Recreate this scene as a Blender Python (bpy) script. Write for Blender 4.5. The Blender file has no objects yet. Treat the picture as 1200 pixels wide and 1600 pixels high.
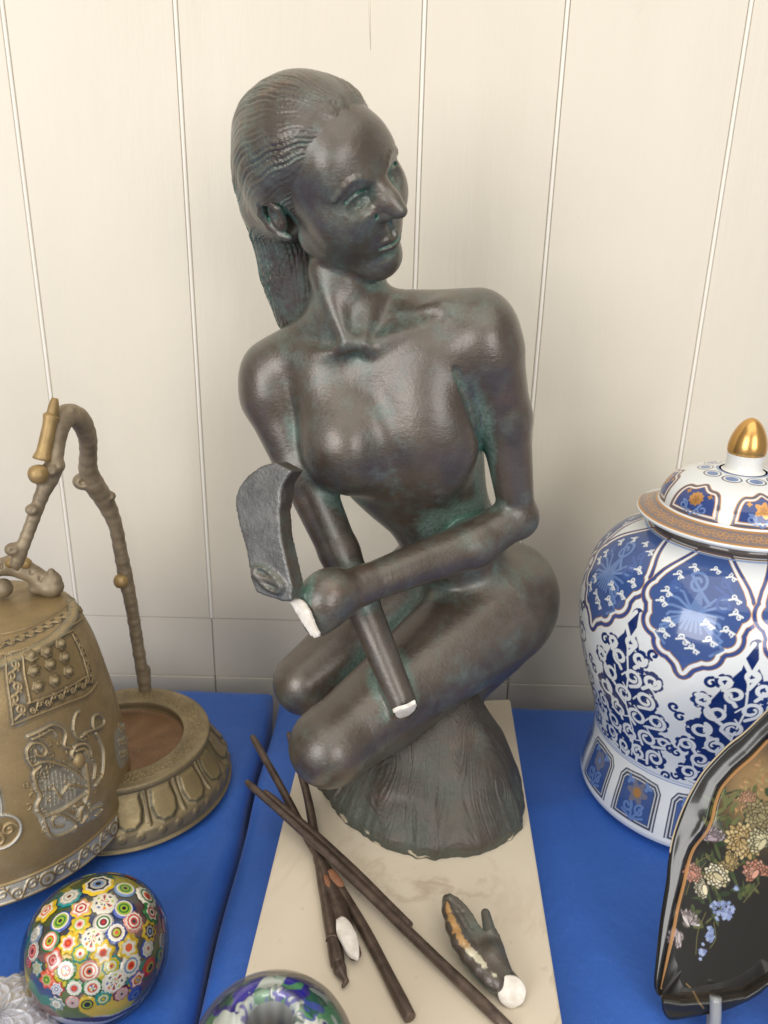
import bpy, bmesh, math, random
import numpy as np
from mathutils import Vector, Matrix, noise as mnoise

random.seed(4)
RNG = np.random.RandomState(7)
SC = bpy.context.scene
COL = SC.collection

# ------------------------------------------------------------------ camera
CAM_H = 0.45                     # camera height above the table top
FPX = 1235.0                     # focal length in photo pixels (photo 1200 x 1600)
PITCH = math.radians(20.1)
ROLL = math.radians(1.34)
FWD = np.array([0, math.cos(PITCH), -math.sin(PITCH)])
_u = np.array([0, math.sin(PITCH), math.cos(PITCH)])
_r = np.array([1.0, 0, 0])
RIGHT = math.cos(ROLL) * _r + math.sin(ROLL) * _u
UP = math.cos(ROLL) * _u - math.sin(ROLL) * _r
CAMP = np.array([0, 0, CAM_H])
cam_d = bpy.data.cameras.new('camera')
cam = bpy.data.objects.new('camera', cam_d)
COL.objects.link(cam)
M = Matrix.Identity(4)
for i in range(3):
    M[i][0], M[i][1], M[i][2], M[i][3] = RIGHT[i], UP[i], -FWD[i], CAMP[i]
cam.matrix_world = M
cam_d.sensor_fit = 'VERTICAL'
cam_d.sensor_height = 36.0
cam_d.lens = FPX / 1600 * 36
cam_d.clip_start = 0.02
cam_d.clip_end = 60
cam_d.dof.use_dof = True
cam_d.dof.focus_distance = 0.56
cam_d.dof.aperture_fstop = 8.5
SC.camera = cam


def ray(px, py):
    return FWD * FPX + RIGHT * (px - 600) - UP * (py - 800)


def at(px, py, Y):
    """photo pixel -> world point at depth Y"""
    d = ray(px, py)
    return CAMP + d * (Y / d[1])


def atz(px, py, z):
    d = ray(px, py)
    return CAMP + d * ((z - CAM_H) / d[2])


def pxm(p):
    """metres per photo pixel at point p"""
    return float(np.dot(np.asarray(p) - CAMP, FWD)) / FPX


def unit(v):
    v = np.asarray(v, float)
    return v / np.linalg.norm(v)


# ------------------------------------------------------------------ light
def area(name, loc, target, sx, sy, power, col):
    l = bpy.data.lights.new(name, 'AREA')
    l.shape = 'RECTANGLE'
    l.size, l.size_y, l.energy, l.color = sx, sy, power, col
    o = bpy.data.objects.new(name, l)
    COL.objects.link(o)
    o.location = loc
    o.rotation_euler = (Vector(target) - Vector(loc)).to_track_quat('-Z', 'Y').to_euler()
    return o


W = bpy.data.worlds.new('World')
SC.world = W
W.use_nodes = True
bg = W.node_tree.nodes['Background']
bg.inputs['Color'].default_value = (1.0, 0.955, 0.89, 1)
bg.inputs['Strength'].default_value = 0.33
area('window_light', (-1.25, -1.35, .85), (0, .6, .12), 1.15, 1.35, 31, (1.0, .985, .96))
area('second_window_light', (.85, -1.55, .85), (.1, .6, .12), 1.0, 1.2, 20, (1.0, .985, .96))
area('ceiling_light', (.1, -.2, 1.9), (.05, .5, 0), 2.0, 1.6, 17, (1, .93, .82))
SC.view_settings.view_transform = 'Standard'
SC.view_settings.look = 'None'
SC.view_settings.exposure = 0
SC.view_settings.gamma = 1
SC.cycles.max_bounces = 10
SC.cycles.transparent_max_bounces = 12
SC.cycles.caustics_reflective = False
SC.cycles.caustics_refractive = False


# ------------------------------------------------------------------ helpers
def tag(o, label=None, cat=None, group=None, kind=None):
    if label: o['label'] = label
    if cat: o['category'] = cat
    if group: o['group'] = group
    if kind: o['kind'] = kind
    return o


def empty(name, loc=(0, 0, 0), label=None, cat=None, group=None):
    o = bpy.data.objects.new(name, None)
    o.empty_display_size = .02
    COL.objects.link(o)
    o.location = loc
    return tag(o, label, cat, group)


def link(name, me, mat=None, parent=None):
    o = bpy.data.objects.new(name, me)
    COL.objects.link(o)
    if mat is not None:
        for m in (mat if isinstance(mat, (list, tuple)) else [mat]):
            me.materials.append(m)
    if parent is not None:
        o.parent = parent
        bpy_loc = parent.location
        o.matrix_parent_inverse = Matrix.Translation(-Vector(bpy_loc))
    return o


def mesh_np(name, V, F, mat=None, parent=None, smooth=True, col=None, attrs=None):
    """V (n,3), F (m,4) or (m,3) int array or list of tuples"""
    me = bpy.data.meshes.new(name)
    V = np.asarray(V, np.float32)
    if isinstance(F, np.ndarray):
        k = F.shape[1]
        me.vertices.add(len(V)); me.vertices.foreach_set('co', V.ravel())
        me.loops.add(F.size); me.loops.foreach_set('vertex_index', F.ravel().astype(np.int32))
        me.polygons.add(len(F))
        me.polygons.foreach_set('loop_start', np.arange(0, F.size, k, dtype=np.int32))
        me.polygons.foreach_set('loop_total', np.full(len(F), k, np.int32))
        me.update(calc_edges=True)
    else:
        me.from_pydata(V.tolist(), [], F)
        me.update()
    if smooth:
        me.polygons.foreach_set('use_smooth', np.ones(len(me.polygons), bool))
    if col is not None:
        c = np.ones((len(V), 4), np.float32); c[:, :3] = col
        a = me.color_attributes.new('paint', 'FLOAT_COLOR', 'POINT')
        a.data.foreach_set('color', c.ravel())
    for k, v in (attrs or {}).items():
        a = me.attributes.new(k, 'FLOAT', 'POINT')
        a.data.foreach_set('value', np.asarray(v, np.float32))
    me.validate()
    return link(name, me, mat, parent)


def grid_faces(n, m, wrap=False):
    """n rows, m columns"""
    i = np.arange(n - 1)[:, None]
    mm = m if wrap else m - 1
    j = np.arange(mm)[None]
    j2 = (j + 1) % m
    return np.stack([i * m + j, i * m + j2, (i + 1) * m + j2, (i + 1) * m + j], -1).reshape(-1, 4)


def catmull(pts, n):
    """dense smooth polyline through pts"""
    P = np.asarray(pts, float)
    P = np.vstack([2 * P[0] - P[1], P, 2 * P[-1] - P[-2]])
    out = []
    seg = len(P) - 3
    for s in range(seg):
        a, b, c, d = P[s:s + 4]
        t = np.linspace(0, 1, n, endpoint=(s == seg - 1))[:, None]
        out.append(.5 * (2 * b + (c - a) * t + (2 * a - 5 * b + 4 * c - d) * t ** 2 + (3 * b - a - 3 * c + d) * t ** 3))
    return np.vstack(out)


def tube(pts, rad, seg=12, cap=True, squash=None):
    """tube mesh arrays along a polyline; rad scalar or array"""
    P = np.asarray(pts, float)
    n = len(P)
    rad = np.full(n, rad) if np.isscalar(rad) else np.asarray(rad, float)
    T = np.gradient(P, axis=0)
    T /= np.linalg.norm(T, axis=1)[:, None] + 1e-12
    ref = np.array([0, 0, 1.0]) if abs(T[0][2]) < .9 else np.array([1.0, 0, 0])
    N = np.zeros_like(P)
    v = ref - T[0] * ref.dot(T[0]); N[0] = v / np.linalg.norm(v)
    for i in range(1, n):
        v = N[i - 1] - T[i] * N[i - 1].dot(T[i]); N[i] = v / (np.linalg.norm(v) + 1e-12)
    B = np.cross(T, N)
    a = np.linspace(0, 2 * math.pi, seg, endpoint=False)
    sq = 1 if squash is None else squash
    V = P[:, None] + rad[:, None, None] * (np.cos(a)[None, :, None] * N[:, None] + sq * np.sin(a)[None, :, None] * B[:, None])
    V = V.reshape(-1, 3)
    F = [tuple(f) for f in grid_faces(n, seg, True)]
    if cap:
        F.append(tuple(range(seg))[::-1]); F.append(tuple(range((n - 1) * seg, n * seg)))
    return V, F


def merge(parts):
    Vs, Fs, o = [], [], 0
    for V, F in parts:
        Vs.append(np.asarray(V)); Fs += [tuple(int(i) + o for i in f) for f in F]; o += len(V)
    return np.vstack(Vs), Fs


def bevel_box(name, lo, hi, mat, parent=None, bev=.002, seg=2):
    bm = bmesh.new()
    bmesh.ops.create_cube(bm, size=1)
    lo, hi = np.asarray(lo, float), np.asarray(hi, float)
    for v in bm.verts:
        v.co = Vector([(lo[i] + hi[i]) / 2 + v.co[i] * (hi[i] - lo[i]) for i in range(3)])
    if bev:
        bmesh.ops.bevel(bm, geom=bm.edges[:], offset=bev, segments=seg, affect='EDGES', profile=.5)
    me = bpy.data.meshes.new(name)
    bm.to_mesh(me); bm.free()
    return link(name, me, mat, parent)


# ------------------------------------------------------------------ materials
class MB:
    def __init__(s, name):
        s.m = bpy.data.materials.new(name); s.m.use_nodes = True
        s.t = s.m.node_tree; s.N = s.t.nodes; s.b = s.N['Principled BSDF']; s.out = s.N['Material Output']

    def n(s, typ, **kw):
        x = s.N.new(typ)
        for k, v in kw.items():
            if hasattr(x, k): setattr(x, k, v)
            else: x.inputs[k.replace('_', ' ')].default_value = v
        return x

    def l(s, a, b):
        s.t.links.new(a, b)

    def set(s, **kw):
        for k, v in kw.items():
            s.b.inputs[k.replace('_', ' ')].default_value = v
        return s

    def coord(s, scale=(1, 1, 1)):
        c = s.n('ShaderNodeTexCoord'); mp = s.n('ShaderNodeMapping')
        mp.inputs['Scale'].default_value = scale
        s.l(c.outputs['Object'], mp.inputs['Vector'])
        return mp.outputs['Vector']

    def noise(s, scale, detail=4, rough=.55, vec=None, dist=0):
        x = s.n('ShaderNodeTexNoise')
        x.inputs['Scale'].default_value = scale; x.inputs['Detail'].default_value = detail
        x.inputs['Roughness'].default_value = rough; x.inputs['Distortion'].default_value = dist
        s.l(vec if vec is not None else s.coord(), x.inputs['Vector'])
        return x.outputs['Fac']

    def ramp(s, fac, stops):
        r = s.n('ShaderNodeValToRGB')
        e = r.color_ramp.elements
        while len(e) < len(stops): e.new(.5)
        for i, (p, c) in enumerate(stops):
            e[i].position = p; e[i].color = (*c, 1) if len(c) == 3 else c
        s.l(fac, r.inputs['Fac'])
        return r.outputs['Color']

    def mapr(s, fac, a, b, c=0., d=1.):
        r = s.n('ShaderNodeMapRange')
        for i, v in enumerate((a, b, c, d)): r.inputs[i + 1].default_value = v
        s.l(fac, r.inputs[0])
        return r.outputs[0]

    def mix(s, fac, a, b, blend='MIX'):
        x = s.n('ShaderNodeMix', data_type='RGBA', blend_type=blend)
        for sock, v in ((x.inputs['Factor'], fac), (x.inputs[6], a), (x.inputs[7], b)):
            if isinstance(v, (int, float)): sock.default_value = v
            elif isinstance(v, tuple): sock.default_value = (*v, 1) if len(v) == 3 else v
            else: s.l(v, sock)
        return x.outputs[2]

    def math(s, op, a, b=0.):
        x = s.n('ShaderNodeMath', operation=op)
        for sock, v in ((x.inputs[0], a), (x.inputs[1], b)):
            if isinstance(v, (int, float)): sock.default_value = v
            else: s.l(v, sock)
        return x.outputs[0]

    def attr(s, name):
        x = s.n('ShaderNodeAttribute'); x.attribute_name = name
        return x

    def bump(s, h, strength=.3, dist=.001, prev=None):
        x = s.n('ShaderNodeBump')
        x.inputs['Strength'].default_value = strength; x.inputs['Distance'].default_value = dist
        s.l(h, x.inputs['Height'])
        if prev is not None: s.l(prev, x.inputs['Normal'])
        return x.outputs['Normal']

    def col(s, c):
        s.l(c, s.b.inputs['Base Color'])

    def nor(s, n):
        s.l(n, s.b.inputs['Normal'])


def srgb(r, g, b):
    f = lambda c: c / 12.92 if c <= .04045 else ((c + .055) / 1.055) ** 2.4
    return tuple(f(x / 255) for x in (r, g, b))


def painted(name, rough=.3, coat=0., metallic=0., bump=0., bscale=300):
    m = MB(name)
    a = m.attr('paint')
    m.col(a.outputs['Color'])
    m.set(Roughness=rough, Metallic=metallic)
    m.b.inputs['Coat Weight'].default_value = coat
    m.b.inputs['Coat Roughness'].default_value = .04
    if bump:
        m.nor(m.bump(m.noise(bscale, 4), bump, .0006))
    return m.m
# ------------------------------------------------------------------ setting: wall
def wall_paint():
    m = MB('cream_wall_paint')
    v = m.coord((1, 1, .25))
    n1 = m.noise(9, 5, .6, v)
    m.col(m.mix(m.mapr(n1, .3, .7), srgb(221, 213, 196), srgb(227, 219, 203)))
    m.set(Roughness=.42)
    n2 = m.noise(260, 3, .6, m.coord((1, 1, .12)))
    n3 = m.noise(60, 3, .6, m.coord((1, 1, .5)))
    n4 = m.noise(34, 4, .6, m.coord((1, 1, .06)))
    sc_ = m.mapr(m.noise(7, 5, .7, m.coord((1.3, 1, 1)), 1.5), .66, .72)
    m.nor(m.bump(n2, .20, .0008, m.bump(n3, .20, .0015, m.bump(n4, .30, .0015, m.bump(sc_, .25, .001)))))
    return m.m


WALL_Y = .735
SEAM_Z = .058
M_WALL = wall_paint()
mj = MB('groove_glint'); mj.set(Roughness=.6); mj.b.inputs['Base Color'].default_value = (*srgb(246, 241, 230), 1)  # whiter than the boards: light caught in the grooves put into the colour
M_GLINT = mj.m
wall = tag(bpy.data.objects.new('wall', None), 'cream painted wall of vertical grooved boards behind the statue', kind='structure')
COL.objects.link(wall)
wall.location = (0, WALL_Y, 0)
lines = [at(x, y, WALL_Y)[0] for x, y in ((2, 0), (273, 0), (664, 0), (888, 0), (1175, 0))]
gro = [-.90, -.72] + lines + [.52, .66, .84]
gro = sorted(gro)
G = .0042
for i in range(len(gro) - 1):
    a, b = gro[i] + G / 2, gro[i + 1] - G / 2
    bevel_box('board', (a, WALL_Y, SEAM_Z + .0004), (b, WALL_Y + .012, 1.5), M_WALL, wall, .0007, 3)
    bevel_box('lower_board', (a - G / 2 + .0004, WALL_Y + .0005, -.012), (b + G / 2 - .0004, WALL_Y + .012, SEAM_Z - .0002), M_WALL, wall, .0006, 2)
    bevel_box('base_board', (a - G / 2 + .0006, WALL_Y + .0001, -.40), (b + G / 2 - .0006, WALL_Y + .012, -.0124), M_WALL, wall, .0006, 2)
for x_ in gro:  # added white strip down each groove, standing in for its highlight
    V, F = tube([(x_, WALL_Y + .0006, SEAM_Z + .001), (x_, WALL_Y + .0006, .7), (x_, WALL_Y + .0006, 1.5)], .0017, 12, False)
    mesh_np('glint_bead', V, F, M_GLINT, wall)
bevel_box('backing', (-.92, WALL_Y + .0026, SEAM_Z), (.86, WALL_Y + .03, 1.5), M_GLINT, wall, 0)
bevel_box('backing', (-.92, WALL_Y + .008, -.40), (.86, WALL_Y + .03, SEAM_Z - .001), M_GLINT, wall, 0)
# a short hairline split in one board, high above the head
p0, p1 = at(576, -30, WALL_Y), at(579, 78, WALL_Y)
V, F = tube([p0 + np.array([0, -.0001, 0]), (p0 + p1) / 2, p1], [.0008, .0008, .0002], 6)
mesh_np('paint_ridge', V, F, M_WALL, wall)


# ------------------------------------------------------------------ tablecloths
def cloth_mat():
    m = MB('royal_blue_cloth')
    c = m.coord()
    n = m.noise(7, 3, .5, c)
    m.col(m.mix(m.mapr(n, .35, .65), srgb(42, 94, 182), srgb(54, 108, 202)))
    m.set(Roughness=.5)
    lint = m.mapr(m.noise(600, 2, .5, c), .73, .78)
    base_ = m.mix(m.mapr(n, .35, .65), srgb(42, 94, 182), srgb(54, 108, 202))
    base_ = m.mix(m.mapr(m.noise(260, 3, .7, c), .3, .7, 0, .22), base_, srgb(28, 66, 150))
    m.col(m.mix(m.math('MULTIPLY', lint, .5), base_, srgb(150, 170, 210)))
    m.b.inputs['Sheen Weight'].default_value = .35
    m.b.inputs['Sheen Roughness'].default_value = .4
    m.b.inputs['Sheen Tint'].default_value = (.55, .7, 1, 1)
    wv = m.n('ShaderNodeTexWave', wave_type='BANDS', bands_direction='X'); wv.inputs['Scale'].default_value = 420
    wv.inputs['Distortion'].default_value = .6
    m.l(c, wv.inputs['Vector'])
    wz = m.n('ShaderNodeTexWave', wave_type='BANDS', bands_direction='Y'); wz.inputs['Scale'].default_value = 420
    m.l(c, wz.inputs['Vector'])
    b_ = m.bump(m.noise(9, 4, .55, m.coord((1.4, 1, 1)), .8), .55, .007)
    b_ = m.bump(m.noise(28, 4, .6, m.coord((1, 1.6, 1)), .5), .30, .002, b_)
    b_ = m.bump(m.noise(900, 2, .5, c), .25, .0006, b_)
    m.nor(m.bump(m.math('ADD', wv.outputs['Fac'], wz.outputs['Fac']), .16, .0004, b_))
    return m.m


M_CLOTH = cloth_mat()


def cloth(name, corners, label, drop=.30, rad=.012, seed=0, crease=()):
    """corners: table-top quad (back-left, back-right, front-right, front-left), a rounded fall all round"""
    BL, BR, FR, FL = [np.array(c, float) for c in corners]
    n, m = 90, 120
    # parameter runs past the edge: inside [0,1] lies on the table, outside falls
    pad = [-drop, -.15, -.05, -.02, -.012, -.006, 0]
    su = np.concatenate([pad[:-1], np.linspace(0, 1, m), 1 - np.array(pad[:-1][::-1])])
    lenx, leny = np.linalg.norm(BR - BL), np.linalg.norm(FL - BL)
    ins = lambda L: np.concatenate([np.array(pad[:-1]), np.linspace(0, L, m), L - np.array(pad[:-1][::-1])])
    U, Vv = np.meshgrid(ins(lenx), ins(leny))
    cu, cv = np.clip(U, 0, lenx), np.clip(Vv, 0, leny)
    fu, fv = U - cu, Vv - cv
    over = np.maximum(abs(fu), abs(fv))
    s, t = cu / lenx, cv / leny
    base = ((BL[None, None] * (1 - s)[..., None] + BR * s[..., None]) * (1 - t)[..., None] +
            (FL * (1 - s)[..., None] + FR * s[..., None]) * t[..., None])
    ang = np.clip(over / (rad * 1.3), 0, 1) * math.pi / 2
    outw = rad * np.sin(ang)
    dn = rad * (1 - np.cos(ang)) + np.maximum(over - rad * 1.3, 0)
    ex, ey = unit(BR - BL), unit(FL - BL)
    r = base + (np.sign(fu) * (abs(fu) > 1e-9) * outw)[..., None] * ex + (np.sign(fv) * (abs(fv) > 1e-9) * outw)[..., None] * ey
    x, y = r[..., 0], r[..., 1]
    z = -.0042 - dn
    w = .0006 * np.sin(31 * x + 9 * y + seed) * np.sin(17 * y - 6 * x + 2 * seed)
    w += .0011 * np.sin(13 * x + 5 * np.sin(6 * y + seed)) * np.sin(8 * y + 3 * x + seed) + .0007 * np.exp(-(np.sin(7 * x - 4 * y + seed) / .09) ** 2)
    for (cx, cy, dx, dy, wd, am) in crease:
        L = math.hypot(dx, dy); q = ((x - cx) * -dy + (y - cy) * dx) / L
        along = ((x - cx) * dx + (y - cy) * dy) / L
        w += am * np.exp(-(q / wd) ** 2) * np.exp(-(along / .09) ** 2)
    fall = np.clip(over / .05, 0, 1)
    x = x + fall * .004 * np.sin(40 * y + seed) * (abs(fu) > 1e-9) * np.sign(fu)
    r = np.stack([x, y, z + w], -1)
    H, Wd = r.shape[:2]
    o = mesh_np(name, r.reshape(-1, 3), grid_faces(H, Wd)[:, ::-1].copy(), M_CLOTH)
    so = o.modifiers.new('thick', 'SOLIDIFY'); so.thickness = .0008; so.offset = -1
    return tag(o, label, 'tablecloth', 'blue cloths on the two tables')


# seam between the tables runs from photo (430,1105) to (300,1600)
s0 = atz(428, 1090, 0); s1 = atz(292, 1610, 0)
sd = unit(s1 - s0)
back_l = atz(200, 1066, 0)[1]; back_r = atz(870, 1104, 0)[1]
far = s0 + sd * .62
L0 = s0 + sd * ((back_l - s0[1]) / sd[1])
R0 = s0 + sd * ((back_r - s0[1]) / sd[1])
gap = np.array([.0115, 0, 0])
cloth('tablecloth', [(-1.1, back_l - .012, 0), L0 - gap - [.004, .012, 0], far - gap, (-1.1, far[1], 0)],
      'blue tablecloth on the table that carries the bell and the paperweights', seed=1, rad=.012,
      crease=[(*atz(335, 1340, 0)[:2], .3, 1, .006, .0025), (*atz(90, 1420, 0)[:2], 1, .2, .02, -.001)])
cloth('tablecloth', [R0 + gap + [.004, -.0, 0], (1.1, back_r - .010, 0), (1.1, far[1], 0), far + gap],
      'blue tablecloth on the table that carries the marble slab and the jar', seed=4, rad=.012,
      crease=[(*atz(880, 1250, 0)[:2], 1, .35, .012, .0015), (*atz(930, 1420, 0)[:2], 1, -.1, .02, .001)])

# ------------------------------------------------------------------ marble slab
def marble():
    m = MB('cream_marble')
    c = m.coord()
    n = m.noise(6, 6, .6, c, .6)
    w = m.noise(4.3, 8, .62, c, 1.6)
    vein = m.math('ABSOLUTE', m.math('SUBTRACT', w, .5))
    vein = m.mapr(vein, 0, .022, 1, 0)
    mask = m.mapr(m.noise(3.1, 2, .5, m.coord((1.3, 1, 1))), .48, .62)
    base = m.mix(m.mapr(n, .3, .7), srgb(222, 209, 187), srgb(231, 219, 199))
    base = m.mix(m.math('MULTIPLY', m.math('MULTIPLY', vein, mask), .5), base, srgb(176, 152, 122))
    sp = m.mapr(m.noise(140, 2, .5, c), .70, .76)
    m.col(m.mix(m.math('MULTIPLY', sp, .15), base, srgb(150, 130, 105)))
    m.set(Roughness=.25)
    m.nor(m.bump(m.noise(60, 3), .04, .0005))
    return m.m


TH = .012
q = [atz(797, 1092, TH), atz(882, 1620, TH), atz(362, 1610, TH), atz(486, 1106, TH)]
q[1] = q[0] + (q[1] - q[0]) * 1.10; q[2] = q[3] + (q[2] - q[3]) * 1.10
bm = bmesh.new()
top = [bm.verts.new(Vector(p)) for p in q]
bot = [bm.verts.new(Vector((p[0], p[1], 0.0))) for p in q]
bm.faces.new(top)
bm.faces.new(bot[::-1])
for i in range(4):
    j = (i + 1) % 4
    bm.faces.new((top[j], top[i], bot[i], bot[j]))
bmesh.ops.recalc_face_normals(bm, faces=bm.faces)
bmesh.ops.bevel(bm, geom=bm.edges[:], offset=.0012, segments=2, affect='EDGES')
me = bpy.data.meshes.new('marble_slab'); bm.to_mesh(me); bm.free()
tag(link('marble_slab', me, marble()), 'cream veined marble slab lying on the blue cloth under the statue', 'marble slab')
# ------------------------------------------------------------------ sculpting: signed distance field on a grid
class SDF:
    def __init__(s, lo, hi, h):
        s.lo = np.asarray(lo, float); s.h = h
        s.n = np.ceil((np.asarray(hi) - s.lo) / h - 1e-6).astype(int) + 1
        s.d = np.full(s.n, .05, np.float32)
        s.ax = [(s.lo[i] + h * np.arange(s.n[i])).astype(np.float32) for i in range(3)]

    def block(s, lo, hi):
        a = np.clip(np.floor((np.asarray(lo) - s.lo) / s.h).astype(int), 0, s.n)
        b = np.clip(np.ceil((np.asarray(hi) - s.lo) / s.h).astype(int) + 1, 0, s.n)
        if (b <= a).any(): return None
        sl = tuple(slice(a[i], b[i]) for i in range(3))
        g = (s.ax[0][sl[0]][:, None, None], s.ax[1][sl[1]][None, :, None], s.ax[2][sl[2]][None, None, :])
        return sl, g

    def op(s, prim, k=.004, mode='add'):
        f, lo, hi = prim
        mg = k + .006
        r = s.block(np.asarray(lo) - mg, np.asarray(hi) + mg)
        if r is None: return
        sl, g = r
        e = f(*g).astype(np.float32)
        d = s.d[sl]
        if mode == 'add':
            hh = np.maximum(k - abs(d - e), 0) / k
            s.d[sl] = np.minimum(d, e) - hh * hh * k * .25
        else:
            hh = np.maximum(k - abs(d + e), 0) / k
            s.d[sl] = np.maximum(d, -e) + hh * hh * k * .25

    def add(s, prim, k=.004): s.op(prim, k, 'add')
    def sub(s, prim, k=.004): s.op(prim, k, 'sub')

    def merge(s, T, k):
        hh = np.maximum(k - abs(s.d - T.d), 0) / k
        s.d = np.minimum(s.d, T.d) - hh * hh * k * .25

    def sample(s, P):
        q = (P - s.lo) / s.h
        i = np.clip(np.floor(q).astype(int), 0, s.n - 2); f = np.clip(q - i, 0, 1)
        out = 0
        for a in (0, 1):
            for b in (0, 1):
                for c in (0, 1):
                    w = (f[:, 0] if a else 1 - f[:, 0]) * (f[:, 1] if b else 1 - f[:, 1]) * (f[:, 2] if c else 1 - f[:, 2])
                    out = out + w * s.d[i[:, 0] + a, i[:, 1] + b, i[:, 2] + c]
        return out

    def mesh(s):
        """naive surface nets -> V, quads, normals"""
        d = s.d
        neg = d < 0
        n = d.shape
        c8 = [(a, b, c) for a in (0, 1) for b in (0, 1) for c in (0, 1)]
        cnt = np.zeros((n[0] - 1, n[1] - 1, n[2] - 1), np.uint8)
        sl = lambda o: tuple(slice(o[i], n[i] - 1 + o[i]) for i in range(3))
        for o in c8: cnt += neg[sl(o)]
        act = (cnt > 0) & (cnt < 8)
        idx = np.argwhere(act)
        num = np.full(cnt.shape, -1, np.int32); num[act] = np.arange(len(idx))
        val = {o: d[idx[:, 0] + o[0], idx[:, 1] + o[1], idx[:, 2] + o[2]] for o in c8}
        acc = np.zeros((len(idx), 3)); w = np.zeros(len(idx))
        for a in c8:
            for k in range(3):
                if a[k]: continue
                b = list(a); b[k] = 1; b = tuple(b)
                va, vb = val[a], val[b]
                x = (va < 0) != (vb < 0)
                t = np.where(x, va / np.where(x, va - vb, 1), 0)
                p = np.zeros((len(idx), 3)); p[:] = a; p[:, k] = t
                acc += p * x[:, None]; w += x
        V = s.lo + s.h * (idx + acc / w[:, None])
        Fs = []
        for k in range(3):
            u, v = (k + 1) % 3, (k + 2) % 3
            A = [slice(1, n[i] - 1) for i in range(3)]; B = list(A)
            A[k] = slice(0, n[k] - 1); B[k] = slice(1, n[k])
            na, nb = neg[tuple(A)], neg[tuple(B)]
            e = np.argwhere(na != nb); sg = na[tuple(e.T)]
            e = e + np.array([0 if i == k else 1 for i in range(3)])
            def cell(du, dv):
                c = e.copy(); c[:, u] -= du; c[:, v] -= dv
                return num[c[:, 0], c[:, 1], c[:, 2]]
            q = np.stack([cell(1, 1), cell(0, 1), cell(0, 0), cell(1, 0)], -1)
            q[~sg] = q[~sg][:, ::-1]
            Fs.append(q)
        F = np.vstack(Fs)
        F = F[(F >= 0).all(1)]
        return V, F

    def hit(s, px, py, a=.3, b=.8):
        d = unit(ray(px, py))
        t = np.arange(a, b, s.h * .4)
        P = CAMP + d * t[:, None]
        ok = ((P > s.lo) & (P < s.lo + s.h * (s.n - 2))).all(1)
        v = np.full(len(t), 1.); v[ok] = s.sample(P[ok])
        k = np.where(v < 0)[0]
        return P[k[0]] if len(k) else P[int(np.argmin(v))]

    def grad(s, V):
        e = s.h * .75
        g = np.stack([s.sample(V + e * np.eye(3)[i]) - s.sample(V - e * np.eye(3)[i]) for i in range(3)], -1)
        return g / (np.linalg.norm(g, axis=1)[:, None] + 1e-9)

    def cavity(s, V, N, dist):
        """0 on flat or convex skin, towards 1 deep in a crease"""
        return np.clip(1 - s.sample(V + N * dist) / dist, 0, 1)


def rc(a, b, ra, rb=None, flat=None):
    """round cone; flat=(axis, factor) makes it thinner along axis"""
    a, b = np.asarray(a, float), np.asarray(b, float)
    rb = ra if rb is None else rb
    ab = b - a
    if flat is not None:
        n, fac = unit(flat[0]), flat[1]
        st = lambda v: v + (fac - 1) * n * (v @ n)
        abs_ = st(ab)
    else:
        abs_ = ab
    L2 = max(float(abs_ @ abs_), 1e-12)

    def f(X, Y, Z):
        x, y, z = X - a[0], Y - a[1], Z - a[2]
        sc = 1.0
        if flat is not None:
            q = (fac - 1) * (x * n[0] + y * n[1] + z * n[2])
            x, y, z = x + q * n[0], y + q * n[1], z + q * n[2]
            sc = 1 / max(1, fac) ** .5
        t = np.clip((x * abs_[0] + y * abs_[1] + z * abs_[2]) / L2, 0, 1)
        return (np.sqrt((x - t * abs_[0]) ** 2 + (y - t * abs_[1]) ** 2 + (z - t * abs_[2]) ** 2) - (ra + (rb - ra) * t)) * sc
    m = max(ra, rb) * (1 if flat is None else max(1, 1 / fac))
    return f, np.minimum(a, b) - m, np.maximum(a, b) + m


def ell(c, r, ax=None):
    c = np.asarray(c, float); r = np.asarray(r, float)
    A = np.eye(3) if ax is None else np.array([unit(v) for v in ax])

    def f(X, Y, Z):
        x, y, z = X - c[0], Y - c[1], Z - c[2]
        l = [A[i][0] * x + A[i][1] * y + A[i][2] * z for i in range(3)]
        k0 = np.sqrt(sum((l[i] / r[i]) ** 2 for i in range(3)))
        k1 = np.sqrt(sum((l[i] / r[i] ** 2) ** 2 for i in range(3))) + 1e-9
        return k0 * (k0 - 1) / k1
    ext = np.sqrt(((A * r[:, None]) ** 2).sum(0))
    return f, c - ext, c + ext


def half(p, n, lo, hi):
    """half space on the side the normal points away from"""
    n = unit(n); p = np.asarray(p, float)
    return (lambda X, Y, Z: (X - p[0]) * n[0] + (Y - p[1]) * n[1] + (Z - p[2]) * n[2]), lo, hi


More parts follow.
